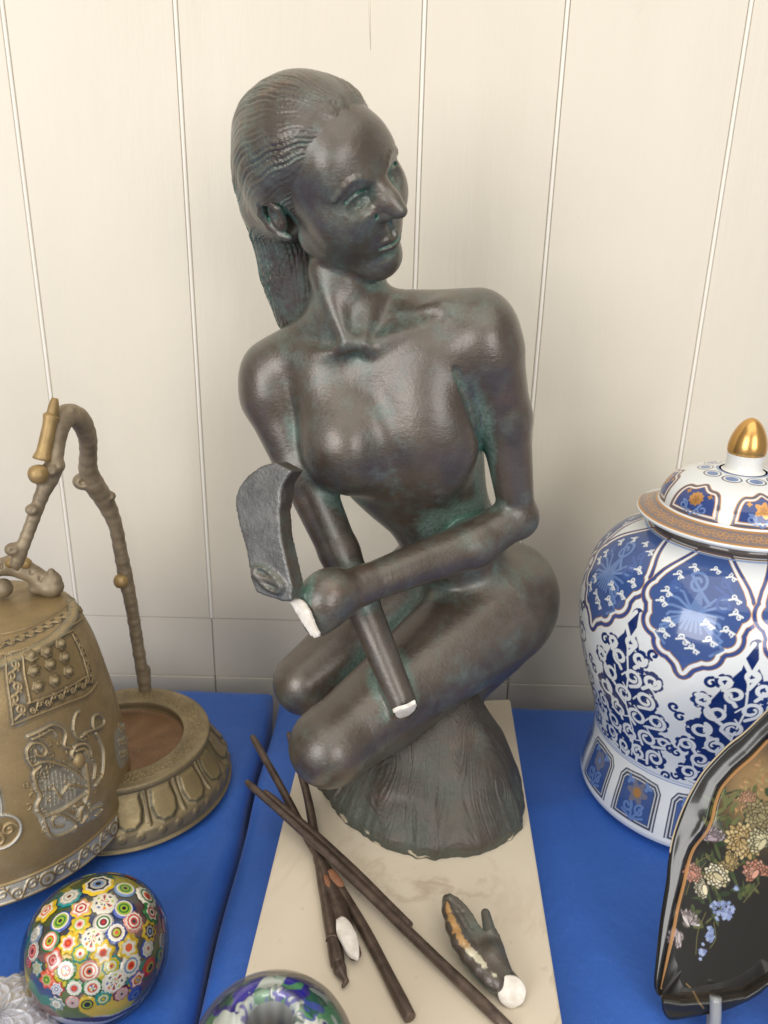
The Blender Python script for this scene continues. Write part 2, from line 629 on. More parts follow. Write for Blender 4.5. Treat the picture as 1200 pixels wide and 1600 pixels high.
def plate(c, ux, uy, poly, th):
    """extruded polygon: poly in the (ux,uy) plane about c, thickness th along -normal"""
    ux, uy = unit(ux), unit(uy); nn = unit(np.cross(ux, uy))
    poly = np.asarray(poly, float)
    c = np.asarray(c, float)

    def f(X, Y, Z):
        x, y, z = X - c[0], Y - c[1], Z - c[2]
        a = x * ux[0] + y * ux[1] + z * ux[2]; b = x * uy[0] + y * uy[1] + z * uy[2]
        w = x * nn[0] + y * nn[1] + z * nn[2]
        d = np.full(a.shape, 1e9); ins = np.zeros(a.shape, bool)
        m = len(poly)
        for i in range(m):
            p, q = poly[i], poly[(i + 1) % m]
            e = q - p; L2 = e @ e
            t = np.clip(((a - p[0]) * e[0] + (b - p[1]) * e[1]) / L2, 0, 1)
            d = np.minimum(d, (a - p[0] - t * e[0]) ** 2 + (b - p[1] - t * e[1]) ** 2)
            cr = ((p[1] > b) != (q[1] > b)) & (a < (q[0] - p[0]) * (b - p[1]) / ((q[1] - p[1]) or 1e-12) + p[0])
            ins ^= cr
        d = np.sqrt(d) * np.where(ins, -1, 1)
        e = np.abs(w + th / 2) - th / 2
        return np.minimum(np.maximum(d, e), 0) + np.sqrt(np.maximum(d, 0) ** 2 + np.maximum(e, 0) ** 2)
    P = np.array([c + p[0] * ux + p[1] * uy - k * th * nn for p in poly for k in (0, 1)])
    return f, P.min(0), P.max(0)


def chain(S, pts, k=.004, mode='add', flat=None):
    for (a, ra), (b, rb) in zip(pts[:-1], pts[1:]):
        S.op(rc(a, b, ra, rb, flat), k, mode)
# ------------------------------------------------------------------ bronze statue
def bronze(name, hair=False, base=False):
    m = MB(name)
    c = m.coord()
    cav = m.attr('cavity').outputs['Fac']
    cav2 = m.attr('cavity_wide').outputs['Fac']
    n1 = m.noise(22, 6, .6, c, .4)
    n2 = m.noise(75, 5, .65, c, .3)
    n4 = m.noise(11, 4, .6, c, .6)
    n3 = m.noise(420, 3, .6, c)
    brown = m.mix(m.mapr(n1, .3, .7), (.056, .042, .031), (.108, .081, .058))
    if base: brown = m.mix(m.mapr(n1, .3, .7), (.042, .033, .025), (.074, .058, .044))
    brown = m.mix(m.math('MULTIPLY', m.mapr(n2, .45, .75), .6 if not base else .2), brown, (.098, .094, .085))
    rub = m.mapr(m.noise(33, 4, .6, c, .8), .60, .72)
    brown = m.mix(m.math('MULTIPLY', rub, .5), brown, (.15, .085, .055))
    # verdigris settles in the creases and, thinly, in cloudy patches
    g = m.math('ADD', m.math('MULTIPLY', cav2, 1.0), m.math('MULTIPLY', m.math('SUBTRACT', n2, .5), 1.1))
    g = m.mapr(g, .16, .62)
    cloud = m.math('MULTIPLY', m.mapr(n4, .47, .62), .66)
    g = m.math('MAXIMUM', g, m.math('MULTIPLY', cloud, m.mapr(n2, .38, .66)))
    green = m.mix(m.mapr(n3, .3, .7), (.06, .13, .11), (.20, .31, .26))
    gm = m.math('MULTIPLY', g, .68 if not base else .20)
    colr = m.mix(gm, brown, green)
    tight = m.mapr(m.math('ADD', cav, m.math('MULTIPLY', m.math('SUBTRACT', n2, .5), .7)), .55, .95)
    colr = m.mix(m.math('MULTIPLY', tight, .75 if not base else .3), colr, (.05, .22, .15))
    speck = m.mapr(m.noise(900, 2, .5, c), .70, .78)
    colr = m.mix(m.math('MULTIPLY', speck, .25), colr, (.35, .33, .28))
    raw = m.attr('raw').outputs['Fac']
    colr = m.mix(raw, colr, m.mix(m.mapr(n2, .35, .65), (.070, .070, .066), (.135, .136, .130)))
    wear = m.math('MULTIPLY', m.attr('wear').outputs['Fac'], m.mapr(m.noise(520, 4, .7, c), .22, .42))
    colr = m.mix(wear, colr, m.attr('paint').outputs['Color'])
    m.col(colr)
    m.set(Metallic=.25)
    r = m.mapr(n2, .3, .7, .33, .46) if not base else m.mapr(n2, .3, .7, .48, .62)
    r = m.math('ADD', r, m.math('MULTIPLY', g, .18))
    m.l(r, m.b.inputs['Roughness'])
    m.b.inputs['Specular IOR Level'].default_value = .85
    m.b.inputs['Coat Weight'].default_value = .55 if not base else .15
    m.b.inputs['Coat Roughness'].default_value = .29
    b = m.bump(m.noise(60, 5, .65, c), .22, .003)
    b = m.bump(n3, .34, .0009, b)
    b = m.bump(m.noise(160, 3, .6, m.coord((1, 1, 5))), .16, .0010, b)
    m.nor(b)
    return m.m


M_BRONZE = bronze('dark_patinated_bronze')
M_HAIR = M_BRONZE
M_ROCK = bronze('brushed_bronze_base', base=True)
mp = MB('white_plaster')
mp.col(mp.mix(mp.mapr(mp.noise(160, 4), .35, .65), srgb(214, 206, 194), srgb(238, 232, 224)))
mp.set(Roughness=.85); mp.nor(mp.bump(mp.noise(500, 4), .35, .0008))
M_PLASTER = mp.m

# head frame (her left, face forward, up) from the way the photo shows the face turned
HL = unit((.545, .738, .396)); HF0 = unit((.83, -.50, -.19))
HU = unit(np.cross(HF0, HL)); HF = unit(np.cross(HL, HU))


def spin(v, k, deg):
    t = math.radians(deg)
    return v * math.cos(t) + np.cross(k, v) * math.sin(t) + k * (k @ v) * (1 - math.cos(t))


HL, HF = spin(HL, HU, -7), spin(HF, HU, -7)
HL, HU = spin(HL, HF, 9), spin(HU, HF, 9)
HF, HU = spin(HF, HL, -5), spin(HU, HL, -5)

HS = .114
HC = at(514, 276, .530)


def hp(x, y, z):
    return HC + HS * (x * HL + y * HF + z * HU)


HAX = (HL, HF, HU)


def hell(x, y, z, rx, ry, rz, tilt=0):
    ax = HAX
    if tilt:
        c, s = math.cos(tilt), math.sin(tilt)
        ax = (HL, c * HF + s * HU, -s * HF + c * HU)
    return ell(hp(x, y, z), (rx * HS, ry * HS, rz * HS), ax)


NECK0 = at(545, 525, .548)          # neck root behind the collar notch
NECK1 = at(531, 395, .547)


def head_sdf(S):
    k = .004
    S.add(hell(0, -.08, .12, .335, .42, .37), .01)
    S.add(hell(0, .13, -.10, .275, .25, .37), .012)
    for s in (-1, 1):
        S.add(rc(hp(.19 * s, -.03, -.285), hp(.05 * s, .23, -.46), .072 * HS, .070 * HS), .020)
        S.add(hell(.165 * s, .215, -.125, .105, .095, .10), .022)
        S.add(rc(hp(.06 * s, .340, .085), hp(.20 * s, .265, .092), .030 * HS, .026 * HS), .008)
    S.add(hell(0, .285, -.440, .080, .072, .062), .008)
    S.add(hell(0, .225, .15, .24, .13, .16), .012)
    # eye sockets, eyeballs, lids
    for s in (-1, 1):
        S.sub(hell(.132 * s, .378, -.005, .085, .06, .05), .005)
        S.sub(hell(.05 * s, .385, -.03, .035, .05, .06), .006)
        S.add(hell(.132 * s, .262, -.008, .072, .068, .062), .0012)
        up, lo = [], []
        for t in np.linspace(-1, 1, 9):
            x = .132 + .075 * t
            yy = .338 - .03 * t * t - .025 * (t > 0) * t
            up.append((hp(x * s, yy + .004, -.006 + .036 * (1 - t * t) - .006 * t), .0085 * HS))
            lo.append((hp(x * s, yy - .002, -.010 - .030 * (1 - t * t) - .002 * t), .0075 * HS))
        chain(S, up, .0012); chain(S, lo, .0012)
        S.sub(hell(.132 * s + .004, .333, -.004, .020, .012, .020), .0008)
        cr = [(hp((.132 + .085 * t) * s, .352 - .03 * t * t - .02 * max(t, 0), .006 + .044 * (1 - t * t)), .004 * HS) for t in np.linspace(-1, 1, 8)]
        chain(S, cr, .0015, 'sub')
        # brow edge
        br = [(hp((.050 + .20 * t) * s, .380 - .085 * t ** 1.6, .056 + .066 * math.sin(.25 + t * 2.9)), .006 * HS) for t in np.linspace(0, 1, 8)]
        chain(S, br, .003)
    # nose
    chain(S, [(hp(0, .345, .07), .030 * HS), (hp(0, .378, .015), .025 * HS), (hp(0, .448, -.060), .025 * HS), (hp(0, .498, -.100), .025 * HS)], .006)
    S.add(hell(0, .480, -.105, .033, .042, .028), .003)
    S.add(hell(0, .385, -.075, .054, .060, .062), .012)
    for s in (-1, 1):
        S.add(hell(.050 * s, .408, -.120, .028, .046, .030), .0020)
        S.sub(hell(.026 * s, .438, -.152, .012, .026, .010), .001)
        S.sub(rc(hp(.084 * s, .395, -.100), hp(.090 * s, .345, -.155), .005 * HS), .002)
    # mouth
    S.add(hell(0, .31, -.285, .125, .075, .07), .007)
    upl = [(hp(.124 * t, .380 - .075 * t * t, -.283 + .008 * (1 - abs(t)) - .004 * math.exp(-(t / .14) ** 2)), (.024 - .012 * abs(t) ** 1.5) * HS) for t in np.linspace(-1, 1, 15)]
    lol = [(hp(.106 * t, .376 - .068 * t * t, -.322 + .014 * t * t), (.029 - .014 * abs(t) ** 1.5) * HS) for t in np.linspace(-1, 1, 11)]
    chain(S, upl, .0016); chain(S, lol, .0016)
    chain(S, [(hp(.128 * t, .400 - .082 * t * t, -.302 + .004 * t * t), .0055 * HS) for t in np.linspace(-1, 1, 13)], .0010, 'sub')
    S.sub(rc(hp(0, .380, -.17), hp(0, .402, -.262), .010 * HS), .003)
    S.sub(rc(hp(-.05, .375, -.362), hp(.05, .375, -.362), .014 * HS), .004)
    # ears
    for s in (-1, 1):
        e = lambda a, b, o: hp((.315 + .045 * max(0, .2 - a) + o) * s, -.115 + a, -.070 + b)
        rim = [(e(.055, -.02, .012), .012), (e(.05, .06, .02), .017), (e(.0, .105, .035), .022), (e(-.055, .09, .045), .023), (e(-.08, .02, .045), .021), (e(-.06, -.06, .03), .02), (e(-.01, -.115, .012), .024), (e(.035, -.125, .004), .02)]
        S.add(ell(e(-.005, -.005, 0), (.03 * HS, .062 * HS, .10 * HS), HAX), .003)
        chain(S, [(p, r * HS) for p, r in rim], .0016)
        S.sub(ell(e(.005, .01, .03), (.022 * HS, .028 * HS, .05 * HS), HAX), .0018)


def neck_sdf(S):
    n0 = NECK0 + np.array([0, .006, -.012])
    S.add(rc(NECK1, n0, .0198, .0245), .004)
    # sternomastoid cords to the notch, windpipe hollow between them
    notch = at(551, 536, .522)
    S.add(rc(at(500, 425, .540), notch + np.array([-.004, .002, .001]), .0065, .0042), .009)
    S.add(rc(at(582, 440, .555), notch + np.array([.006, .002, 0]), .006, .0042), .009)
    # trapezius slopes
    S.add(rc(NECK0 + np.array([-.008, .012, .010]), at(425, 570, .568), .018, .015), .018)
    S.add(rc(NECK0 + np.array([.012, .012, .012]), at(745, 497, .552), .018, .018), .018)


# joints ---------------------------------------------------------------
SH_R = at(424, 604, .566); EL_R = at(530, 862, .532); ST_R = at(632, 1106, .478)
SH_L = at(752, 534, .540); EL_L = at(808, 806, .555); WR_L = at(566, 914, .490)
CHF = unit((-.34, -.94, 0))                     # the way the chest faces
CHU = unit((-.30, -.20, .93)); CHR = unit(np.cross(CHF, CHU)); CHF = unit(np.cross(CHU, CHR))
HIP_L = at(768, 957, .592); KN_L = at(514, 1168, .474)
HIP_R = at(668, 915, .640); KN_R = at(478, 1066, .560)


def torso_sdf(S):
    # rib cage, upper chest, waist, belly, pelvis
    rib = at(620, 668, .568)
    S.add(ell(rib, (.0585, .042, .078), (CHR, CHF, CHU)), .012)
    S.add(ell(at(594, 580, .562), (.070, .037, .041), (CHR, CHF, CHU)), .016)
    w = at(700, 835, .590)
    S.add(rc(rib - CHU * .03 + CHR * .004, w, .042, .0325), .020)
    S.add(rc(at(700, 700, .575), at(722, 800, .585), .024, .020), .016)
    pel = at(755, 925, .612)
    S.add(rc(w, pel, .0335, .044), .020)
    S.add(ell(at(800, 932, .618), (.040, .052, .046)), .016)      # left buttock
    S.add(ell(at(735, 905, .655), (.045, .05, .05)), .018)
    # collar bones and pectoral planes
    notch = at(556, 548, .526)
    S.add(rc(notch + np.array([.010, 0, .002]), at(690, 484, .533), .0036, .0052), .009)
    S.add(rc(notch + np.array([-.008, 0, .001]), at(432, 562, .558), .0036, .0050), .009)
    S.sub(ell(at(551, 526, .512), (.005, .006, .0065)), .008)
    S.sub(ell(at(498, 522, .536), (.020, .012, .009)), .008)
    S.sub(ell(at(628, 490, .524), (.024, .011, .009)), .008)
    # breasts
    S.add(ell(at(546, 706, .531), (.029, .0245, .031), (CHR, CHF, CHU)), .020)
    S.add(ell(at(660, 698, .534), (.035, .0185, .036), (CHR, CHF, CHU)), .026)
    S.sub(rc(at(588, 600, .497), at(606, 740, .499), .006, .007), .020)
    S.add(rc(at(505, 605, .548), at(538, 690, .537), .018, .02), .03)
    S.add(rc(at(690, 560, .545), at(668, 670, .540), .02, .02), .03)
    # shoulders and arms
    S.add(ell(SH_R + np.array([.0015, 0, 0]), (.0245, .0255, .028)), .012)
    S.add(ell(SH_L, (.027, .027, .029)), .014)
    S.add(rc(SH_R + np.array([.004, 0, -.01]), at(474, 735, .552), .0245, .0180), .008)
    S.add(rc(at(474, 735, .552), EL_R, .0180, .0145), .008)
    S.add(rc(SH_L + np.array([.006, 0, -.012]), at(788, 650, .546), .0240, .0185), .008)
    S.add(rc(at(788, 650, .546), EL_L, .0185, .0128), .006)
    S.add(ell(at(811, 812, .556), (.0135, .0145, .0145)), .005)


def arms_sdf(S):
    S.add(rc(EL_R, at(560, 930, .517), .0145, .0132), .006)
    S.add(rc(at(560, 930, .517), ST_R, .0132, .0098), .006)
    S.add(rc(EL_L, at(738, 850, .537), .0155, .0178), .006)
    S.add(rc(at(738, 850, .537), WR_L, .0178, .0128), .006)
    # bent hand: the heel swings down, the flat of the fingers stands up
    heel = at(508, 938, .472)
    S.add(rc(WR_L, at(536, 928, .480), .0128, .0152), .005)
    S.add(ell(heel, (.0185, .018, .0195)), .006)
    S.add(rc(at(520, 925, .475), at(497, 972, .464), .016, .0095), .006)


PN = unit((-.42, -.88, .22))                    # the flat cut face looks this way
PC = at(430, 840, .462)
PX = unit(np.cross((0, 0, 1), PN)); PX = PX if PX[0] > 0 else -PX
PY = unit(np.cross(PN, PX)); PY = PY if PY[2] > 0 else -PY


def onplane(px, py, c=None, n=None):
    c = PC if c is None else c; n = PN if n is None else n
    d = ray(px, py)
    return CAMP + d * (np.dot(c - CAMP, n) / np.dot(d, n))


def pl2(pts):
    return [((onplane(x, y) - PC) @ PX, (onplane(x, y) - PC) @ PY) for x, y in pts]


HANDPOLY = [(372, 762), (388, 742), (408, 728), (430, 722), (456, 736), (442, 758), (440, 782), (436, 800), (439, 840), (448, 880), (457, 918),
            (455, 940), (440, 940), (400, 926), (392, 905), (385, 862), (372, 815), (367, 785)]


def hand_sdf(S):
    S.add(plate(PC, PX, PY, pl2(HANDPOLY), .0145), .003)
    # stub of a finger: an oval ring on the flat face
    ctr, rx, ry = (420, 905), 22, 17
    ring = [(onplane(ctr[0] + rx * math.cos(t) * .92 + ry * .35 * math.sin(t), ctr[1] + ry * math.sin(t) + 9 * math.cos(t)) + PN * .0008, .0017) for t in np.linspace(0, 2 * math.pi, 17)]
    chain(S, ring, .001)
    S.add(rc(ring[0][0], ring[8][0], .002), .003)


def legs_sdf(S):
    S.add(rc(HIP_L, KN_L, .0480, .0275), .012)
    S.add(ell(KN_L + np.array([.002, .002, .002]), (.0285, .029, .0265)), .008)
    S.add(rc(HIP_R, KN_R, .044, .0270), .008)
    # folded calves
    S.add(rc(KN_L + np.array([.012, .010, -.006]), at(715, 1080, .565), .020, .022), .006)
    S.add(rc(KN_R + np.array([.012, .010, -.006]), at(640, 1010, .66), .020, .024), .006)
    S.add(rc(at(765, 1010, .600), at(715, 1065, .585), .030, .026), .012)


def cut_arm(S):
    # broken wrist: flat cut
    d = unit(ST_R - EL_R)
    return d


def build_statue():
    root = empty('bronze_statue', atz(670, 1250, TH), 'dark green-brown bronze statue of a kneeling nude woman with broken hands, on the marble slab', 'statue')
    notchz = None
    # body
    S = SDF((-.125, .425, .030), (.165, .715, .455), .00115)
    torso_sdf(S); neck_sdf(S); legs_sdf(S)
    S2 = SDF((-.125, .425, .030), (.165, .715, .455), .00115)
    arms_sdf(S2); hand_sdf(S2)
    S2.sub(half(at(633, 1110, .4705), (-.25, .75, .60), at(633, 1110, .4705) - .022, at(633, 1110, .4705) + .022), .001)
    kk = .005
    hh = np.maximum(kk - abs(S.d - S2.d), 0) / kk
    S.d = np.minimum(S.d, S2.d) - hh * hh * kk * .25
    del S2
    cr = [S.hit(x, y) for x, y in ((712, 578), (722, 606), (733, 636), (743, 668), (750, 696))]
    chain(S, [(p + np.array([0, -.0004, 0]), .0017 + .0006 * i / 4) for i, p in enumerate(cr)], .0022, 'sub')
    # the upright hand carries a chipped edge
    S.sub(ell(onplane(452, 776), (.006, .006, .009)), .002)
    T = SDF(S.lo, S.lo + S.h * (S.n - 1), S.h); head_sdf(T); S.merge(T, .0035); del T
    ncut = NECK1 * .45 + NECK0 * .55
    nax = unit(NECK1 - NECK0)
    V1, F1 = S.mesh()
    above = ((V1 - ncut) @ nax > 0) & (np.linalg.norm(V1 - ncut, axis=1) < .2)
    F1 = F1[~above[F1].all(1)]
    # head at a finer step
    lo = np.minimum(HC - .085, ncut - .04); hi = HC + .085
    H = SDF(lo, hi, .00062)
    torso_sdf(H); neck_sdf(H)
    T = SDF(H.lo, H.lo + H.h * (H.n - 1), H.h); head_sdf(T); H.merge(T, .0035); del T
    V2, F2 = H.mesh()
    below = (V2 - ncut) @ nax < 0
    F2 = F2[~below[F2].all(1)]
    N1, N2 = S.grad(V1), H.grad(V2)
    c1 = S.cavity(V1, N1, .0035); w1 = S.cavity(V1, N1, .011)
    c2 = H.cavity(V2, N2, .0022); w2 = H.cavity(V2, N2, .007)
    V = np.vstack([V1, V2]); F = np.vstack([F1, F2 + len(V1)])
    used = np.zeros(len(V), bool); used[F.ravel()] = True
    mp_ = np.cumsum(used) - 1
    raw1 = np.clip(1 - abs((V1 - PC) @ PN) / .0016, 0, 1) * (N1 @ PN > .75) * (np.linalg.norm(V1 - PC, axis=1) < .075)
    raw1[(V1 - onplane(490, 890)) @ PX > 0] = 0
    raw = np.concatenate([np.clip(raw1 * 1.6, 0, 1), np.zeros(len(V2))])
    mesh_np('body', V[used], mp_[F], M_BRONZE, root, attrs={'raw': raw[used], 'cavity': np.concatenate([c1, c2])[used], 'cavity_wide': np.concatenate([w1, w2])[used]})
    # hair ---------------------------------------------------------------
    S = SDF(np.array([HC[0] - .085, HC[1] - .08, HC[2] - .125]), HC + np.array([.09, .095, .09]), .00075)
    S.add(hell(0, -.11, .13, .368, .465, .385), .004)
    for s in (-1, 1):
        S.add(hell(.20 * s, -.17, -.06, .15, .19, .24), .02)
    # long hair down the back, spread behind the neck
    bk = unit((-.25, .95, .15))
    for (ax_, ay, ay_, ar), (bx, by, by_, br) in (((456, 320, .563, .031), (500, 420, .580, .032)), ((500, 420, .580, .032), (530, 500, .590, .030)), ((530, 500, .59, .030), (550, 600, .595, .024))):
        S.add(rc(at(ax_, ay, ay_), at(bx, by, by_), ar, br, (bk, 2.0)), .026)
    # hairline: the cap thins out and sinks into the brow, temples and ears stay free
    f, l, h = hell(0, .405, -.275, .54, .52, .565, .12)
    fc = f(S.ax[0][:, None, None], S.ax[1][None, :, None], S.ax[2][None, None, :])
    S.d += np.clip(.0040 - fc * .20, 0, .03).astype(np.float32)
    for s in (-1, 1):
        S.sub(hell(.36 * s, -.075, -.095, .10, .115, .125), .003)
    # combed grooves
    X, Y, Z = S.ax[0][:, None, None] - HC[0], S.ax[1][None, :, None] - HC[1], S.ax[2][None, None, :] - HC[2]
    lx = (X * HL[0] + Y * HL[1] + Z * HL[2]) / HS; ly = (X * HF[0] + Y * HF[1] + Z * HF[2]) / HS; lz = (X * HU[0] + Y * HU[1] + Z * HU[2]) / HS
    P = unit((0, .80, .60)); Q = np.array([0, -P[2], P[1]])
    cy, cz = -.08, -.02
    q = (ly - cy) * Q[1] + (lz - cz) * Q[2]
    wv = .08 * np.sin(9 * ly + 3 * lz) + .07 * np.sin(17 * lz - 5 * ly) + .06 * np.sin(31 * ly + 23 * lx)
    phi = np.arctan2(lx, q + .05) + .12 * wv
    tl = np.clip((-.05 - lz) / .22, 0, 1) * np.clip((.10 - ly) / .2, 0, 1)
    rho = np.clip(np.sqrt(lx ** 2 + (q + .05) ** 2) / .36, 0, 1) ** 1.1
    ph = phi * 126 * (1 - tl) + (X * .93 - Y * .3) * 2300 * tl + 2.2 * np.sin(4 * phi) + 3 * wv
    amp = .00042 * (1 - 3.2 * tl * (1 - tl)) * (rho + tl - rho * tl) * (1 + .6 * np.sin(phi * 7 + 6 * lz)) * np.ones_like(ph)
    S.d += (amp * (1 + .2 * tl) * (1.5 * np.exp(-(np.sin(ph * .5) / .33) ** 2) - .5 + .5 * np.sin(ph * .71 + 3 * lz + wv * 9)) + (.00028) * np.sin(phi * 13 + 4 * lz) * (1 - tl)).astype(np.float32)
    V, F = S.mesh(); N = S.grad(V)
    mesh_np('hair', V, F, M_HAIR, root, attrs={'cavity': S.cavity(V, N, .0016), 'cavity_wide': np.clip(S.cavity(V, N, .006) * 1.5, 0, 1)})
    # rock-like base -------------------------------------------------------
    front = [(499, 1233), (522, 1263), (545, 1291), (583, 1315), (620, 1331), (657, 1343), (713, 1340), (760, 1331), (797, 1312), (814, 1296), (818, 1263), (811, 1228)]
    ring = [atz(x, y, TH)[:2] for x, y in front]
    ring += [np.array(p) for p in ((.104, .562), (.090, .592), (.060, .622), (.020, .632), (-.020, .620), (-.048, .590), (-.054, .555))]
    ring = np.array(ring)
    RR = catmull(np.vstack([ring, ring[:1]]), 34)[:-1]
    nn = len(RR); rows = 130
    cen = np.array([.040, .570])
    ang = np.arctan2(RR[:, 1] - cen[1], RR[:, 0] - cen[0])
    t = np.linspace(0, 1, rows)[:, None]
    top = cen + np.stack([.030 * np.cos(ang), .030 * np.sin(ang)], -1)
    prof = np.interp(t, [0, .04, .08, 1], [0, .0, .01, 1])
    zz = np.interp(t, [0, .04, .07, .3, .6, .85, 1], [0, .0050, .0078, .037, .067, .087, .10])
    xy = RR[None] * (1 - prof[..., None]) + top[None] * prof[..., None]
    jag = np.array([.0024 * mnoise.noise(Vector((math.cos(a) * 5, math.sin(a) * 5, 0))) + .0018 * mnoise.noise(Vector((math.cos(a) * 17, math.sin(a) * 17, 3))) for a in ang])
    rad = xy - cen; rad /= np.linalg.norm(rad, axis=-1)[..., None]
    d = jag[None] * (1 - t) ** 3
    th = ang[None]
    # tool strokes in fans of different lean
    # brushed strokes: stretched noise whose direction wanders over the surface
    st = np.zeros((rows, nn))
    for i in range(rows):
        ti = t[i, 0]
        for j in range(nn):
            a_ = ang[j]
            la = 1.0 + 2.8 * mnoise.noise(Vector((math.cos(a_) * 1.9, math.sin(a_) * 1.9, ti * 1.6 + 4)))
            uu, vv = a_ * .072, ti * .105
            cl_, sl_ = math.cos(la), math.sin(la)
            p, q = uu * cl_ + vv * sl_, -uu * sl_ + vv * cl_
            n1_ = mnoise.noise(Vector((p * 330, q * 42, 1.3)))
            n2_ = mnoise.noise(Vector((p * 610, q * 75, 7.7)))
            st[i, j] = (abs(n1_) * 2 - .5) * .75 + n2_ * .55
    d = d + st * .00055 * np.clip((t - .02) / .04, 0, 1)
    lump = np.array([[mnoise.noise(Vector((xy[i, j, 0] * 38, xy[i, j, 1] * 38, float(zz[i, 0]) * 38))) for j in range(nn)] for i in range(rows)])
    d = d + .0032 * lump * np.clip(t / .1, 0, 1) + .0008 * lump
    P = np.concatenate([xy + rad * d[..., None], np.broadcast_to(zz + TH + .0004, (rows, nn))[..., None]], -1)
    P = P.reshape(-1, 3)
    Fg = grid_faces(rows, nn, True)
    cav_r = np.clip(.45 - d / .0016 * .35, 0, 1) * .5 + .5 * (1 - t) ** 8
    wz_ = np.array([[mnoise.noise(Vector((ang[j] * 9, t[i, 0] * 30, 2.2))) for j in range(nn)] for i in range(rows)])
    wear = np.clip((wz_ - .34) / .06, 0, 1) * np.clip((.05 - t) / .02, 0, 1)
    mesh_np('rock_base', P, Fg, M_ROCK, root, col=np.tile((.62, .55, .42), (len(P), 1)), attrs={'wear': wear.ravel(), 'cavity': (cav_r * .5).ravel(), 'cavity_wide': cav_r.ravel()})
    # plaster breaks --------------------------------------------------------
    def patch(name, pts, n, c, th=.0012, label=None):
        ring = [onplane(x, y, c, n) + unit(n) * .0006 for x, y in pts]
        cl = catmull(np.vstack([ring, ring[:1]]), 8)[:-1]
        k = len(cl)
        cl = cl + (cl - cl.mean(0)) * (RNG.randn(k) * .035)[:, None]
        mid = cl.mean(0) + unit(n) * .0003
        inner = mid + (cl - mid) * .9 + unit(n) * .0003
        V = np.vstack([cl - unit(n) * th * 2, cl, inner, [mid]])
        F = [(i, (i + 1) % k, k + (i + 1) % k, k + i) for i in range(k)] + [(k + i, k + (i + 1) % k, 2 * k + (i + 1) % k, 2 * k + i) for i in range(k)] + [(2 * k + i, 2 * k + (i + 1) % k, 3 * k) for i in range(k)]
        o = mesh_np(name, V, F, M_PLASTER, root)
        if label: o['label'] = label
    nh = unit((-.72, -.60, -.20))
    patch('hand_break', [(454, 941), (462, 935), (470, 938), (478, 946), (485, 958), (491, 975), (498, 990), (494, 996), (485, 991), (474, 974), (464, 958)], PN, at(474, 962, .4535), label='white plaster break at the heel of the raised hand')
    patch('wrist_break', [(615, 1112), (622, 1108), (636, 1104), (648, 1098), (650, 1102), (646, 1110), (636, 1118), (622, 1121)], unit((.25, -.75, -.60)), at(633, 1110, .4695), label='white plaster break where the right hand is missing')
    return root


build_statue()
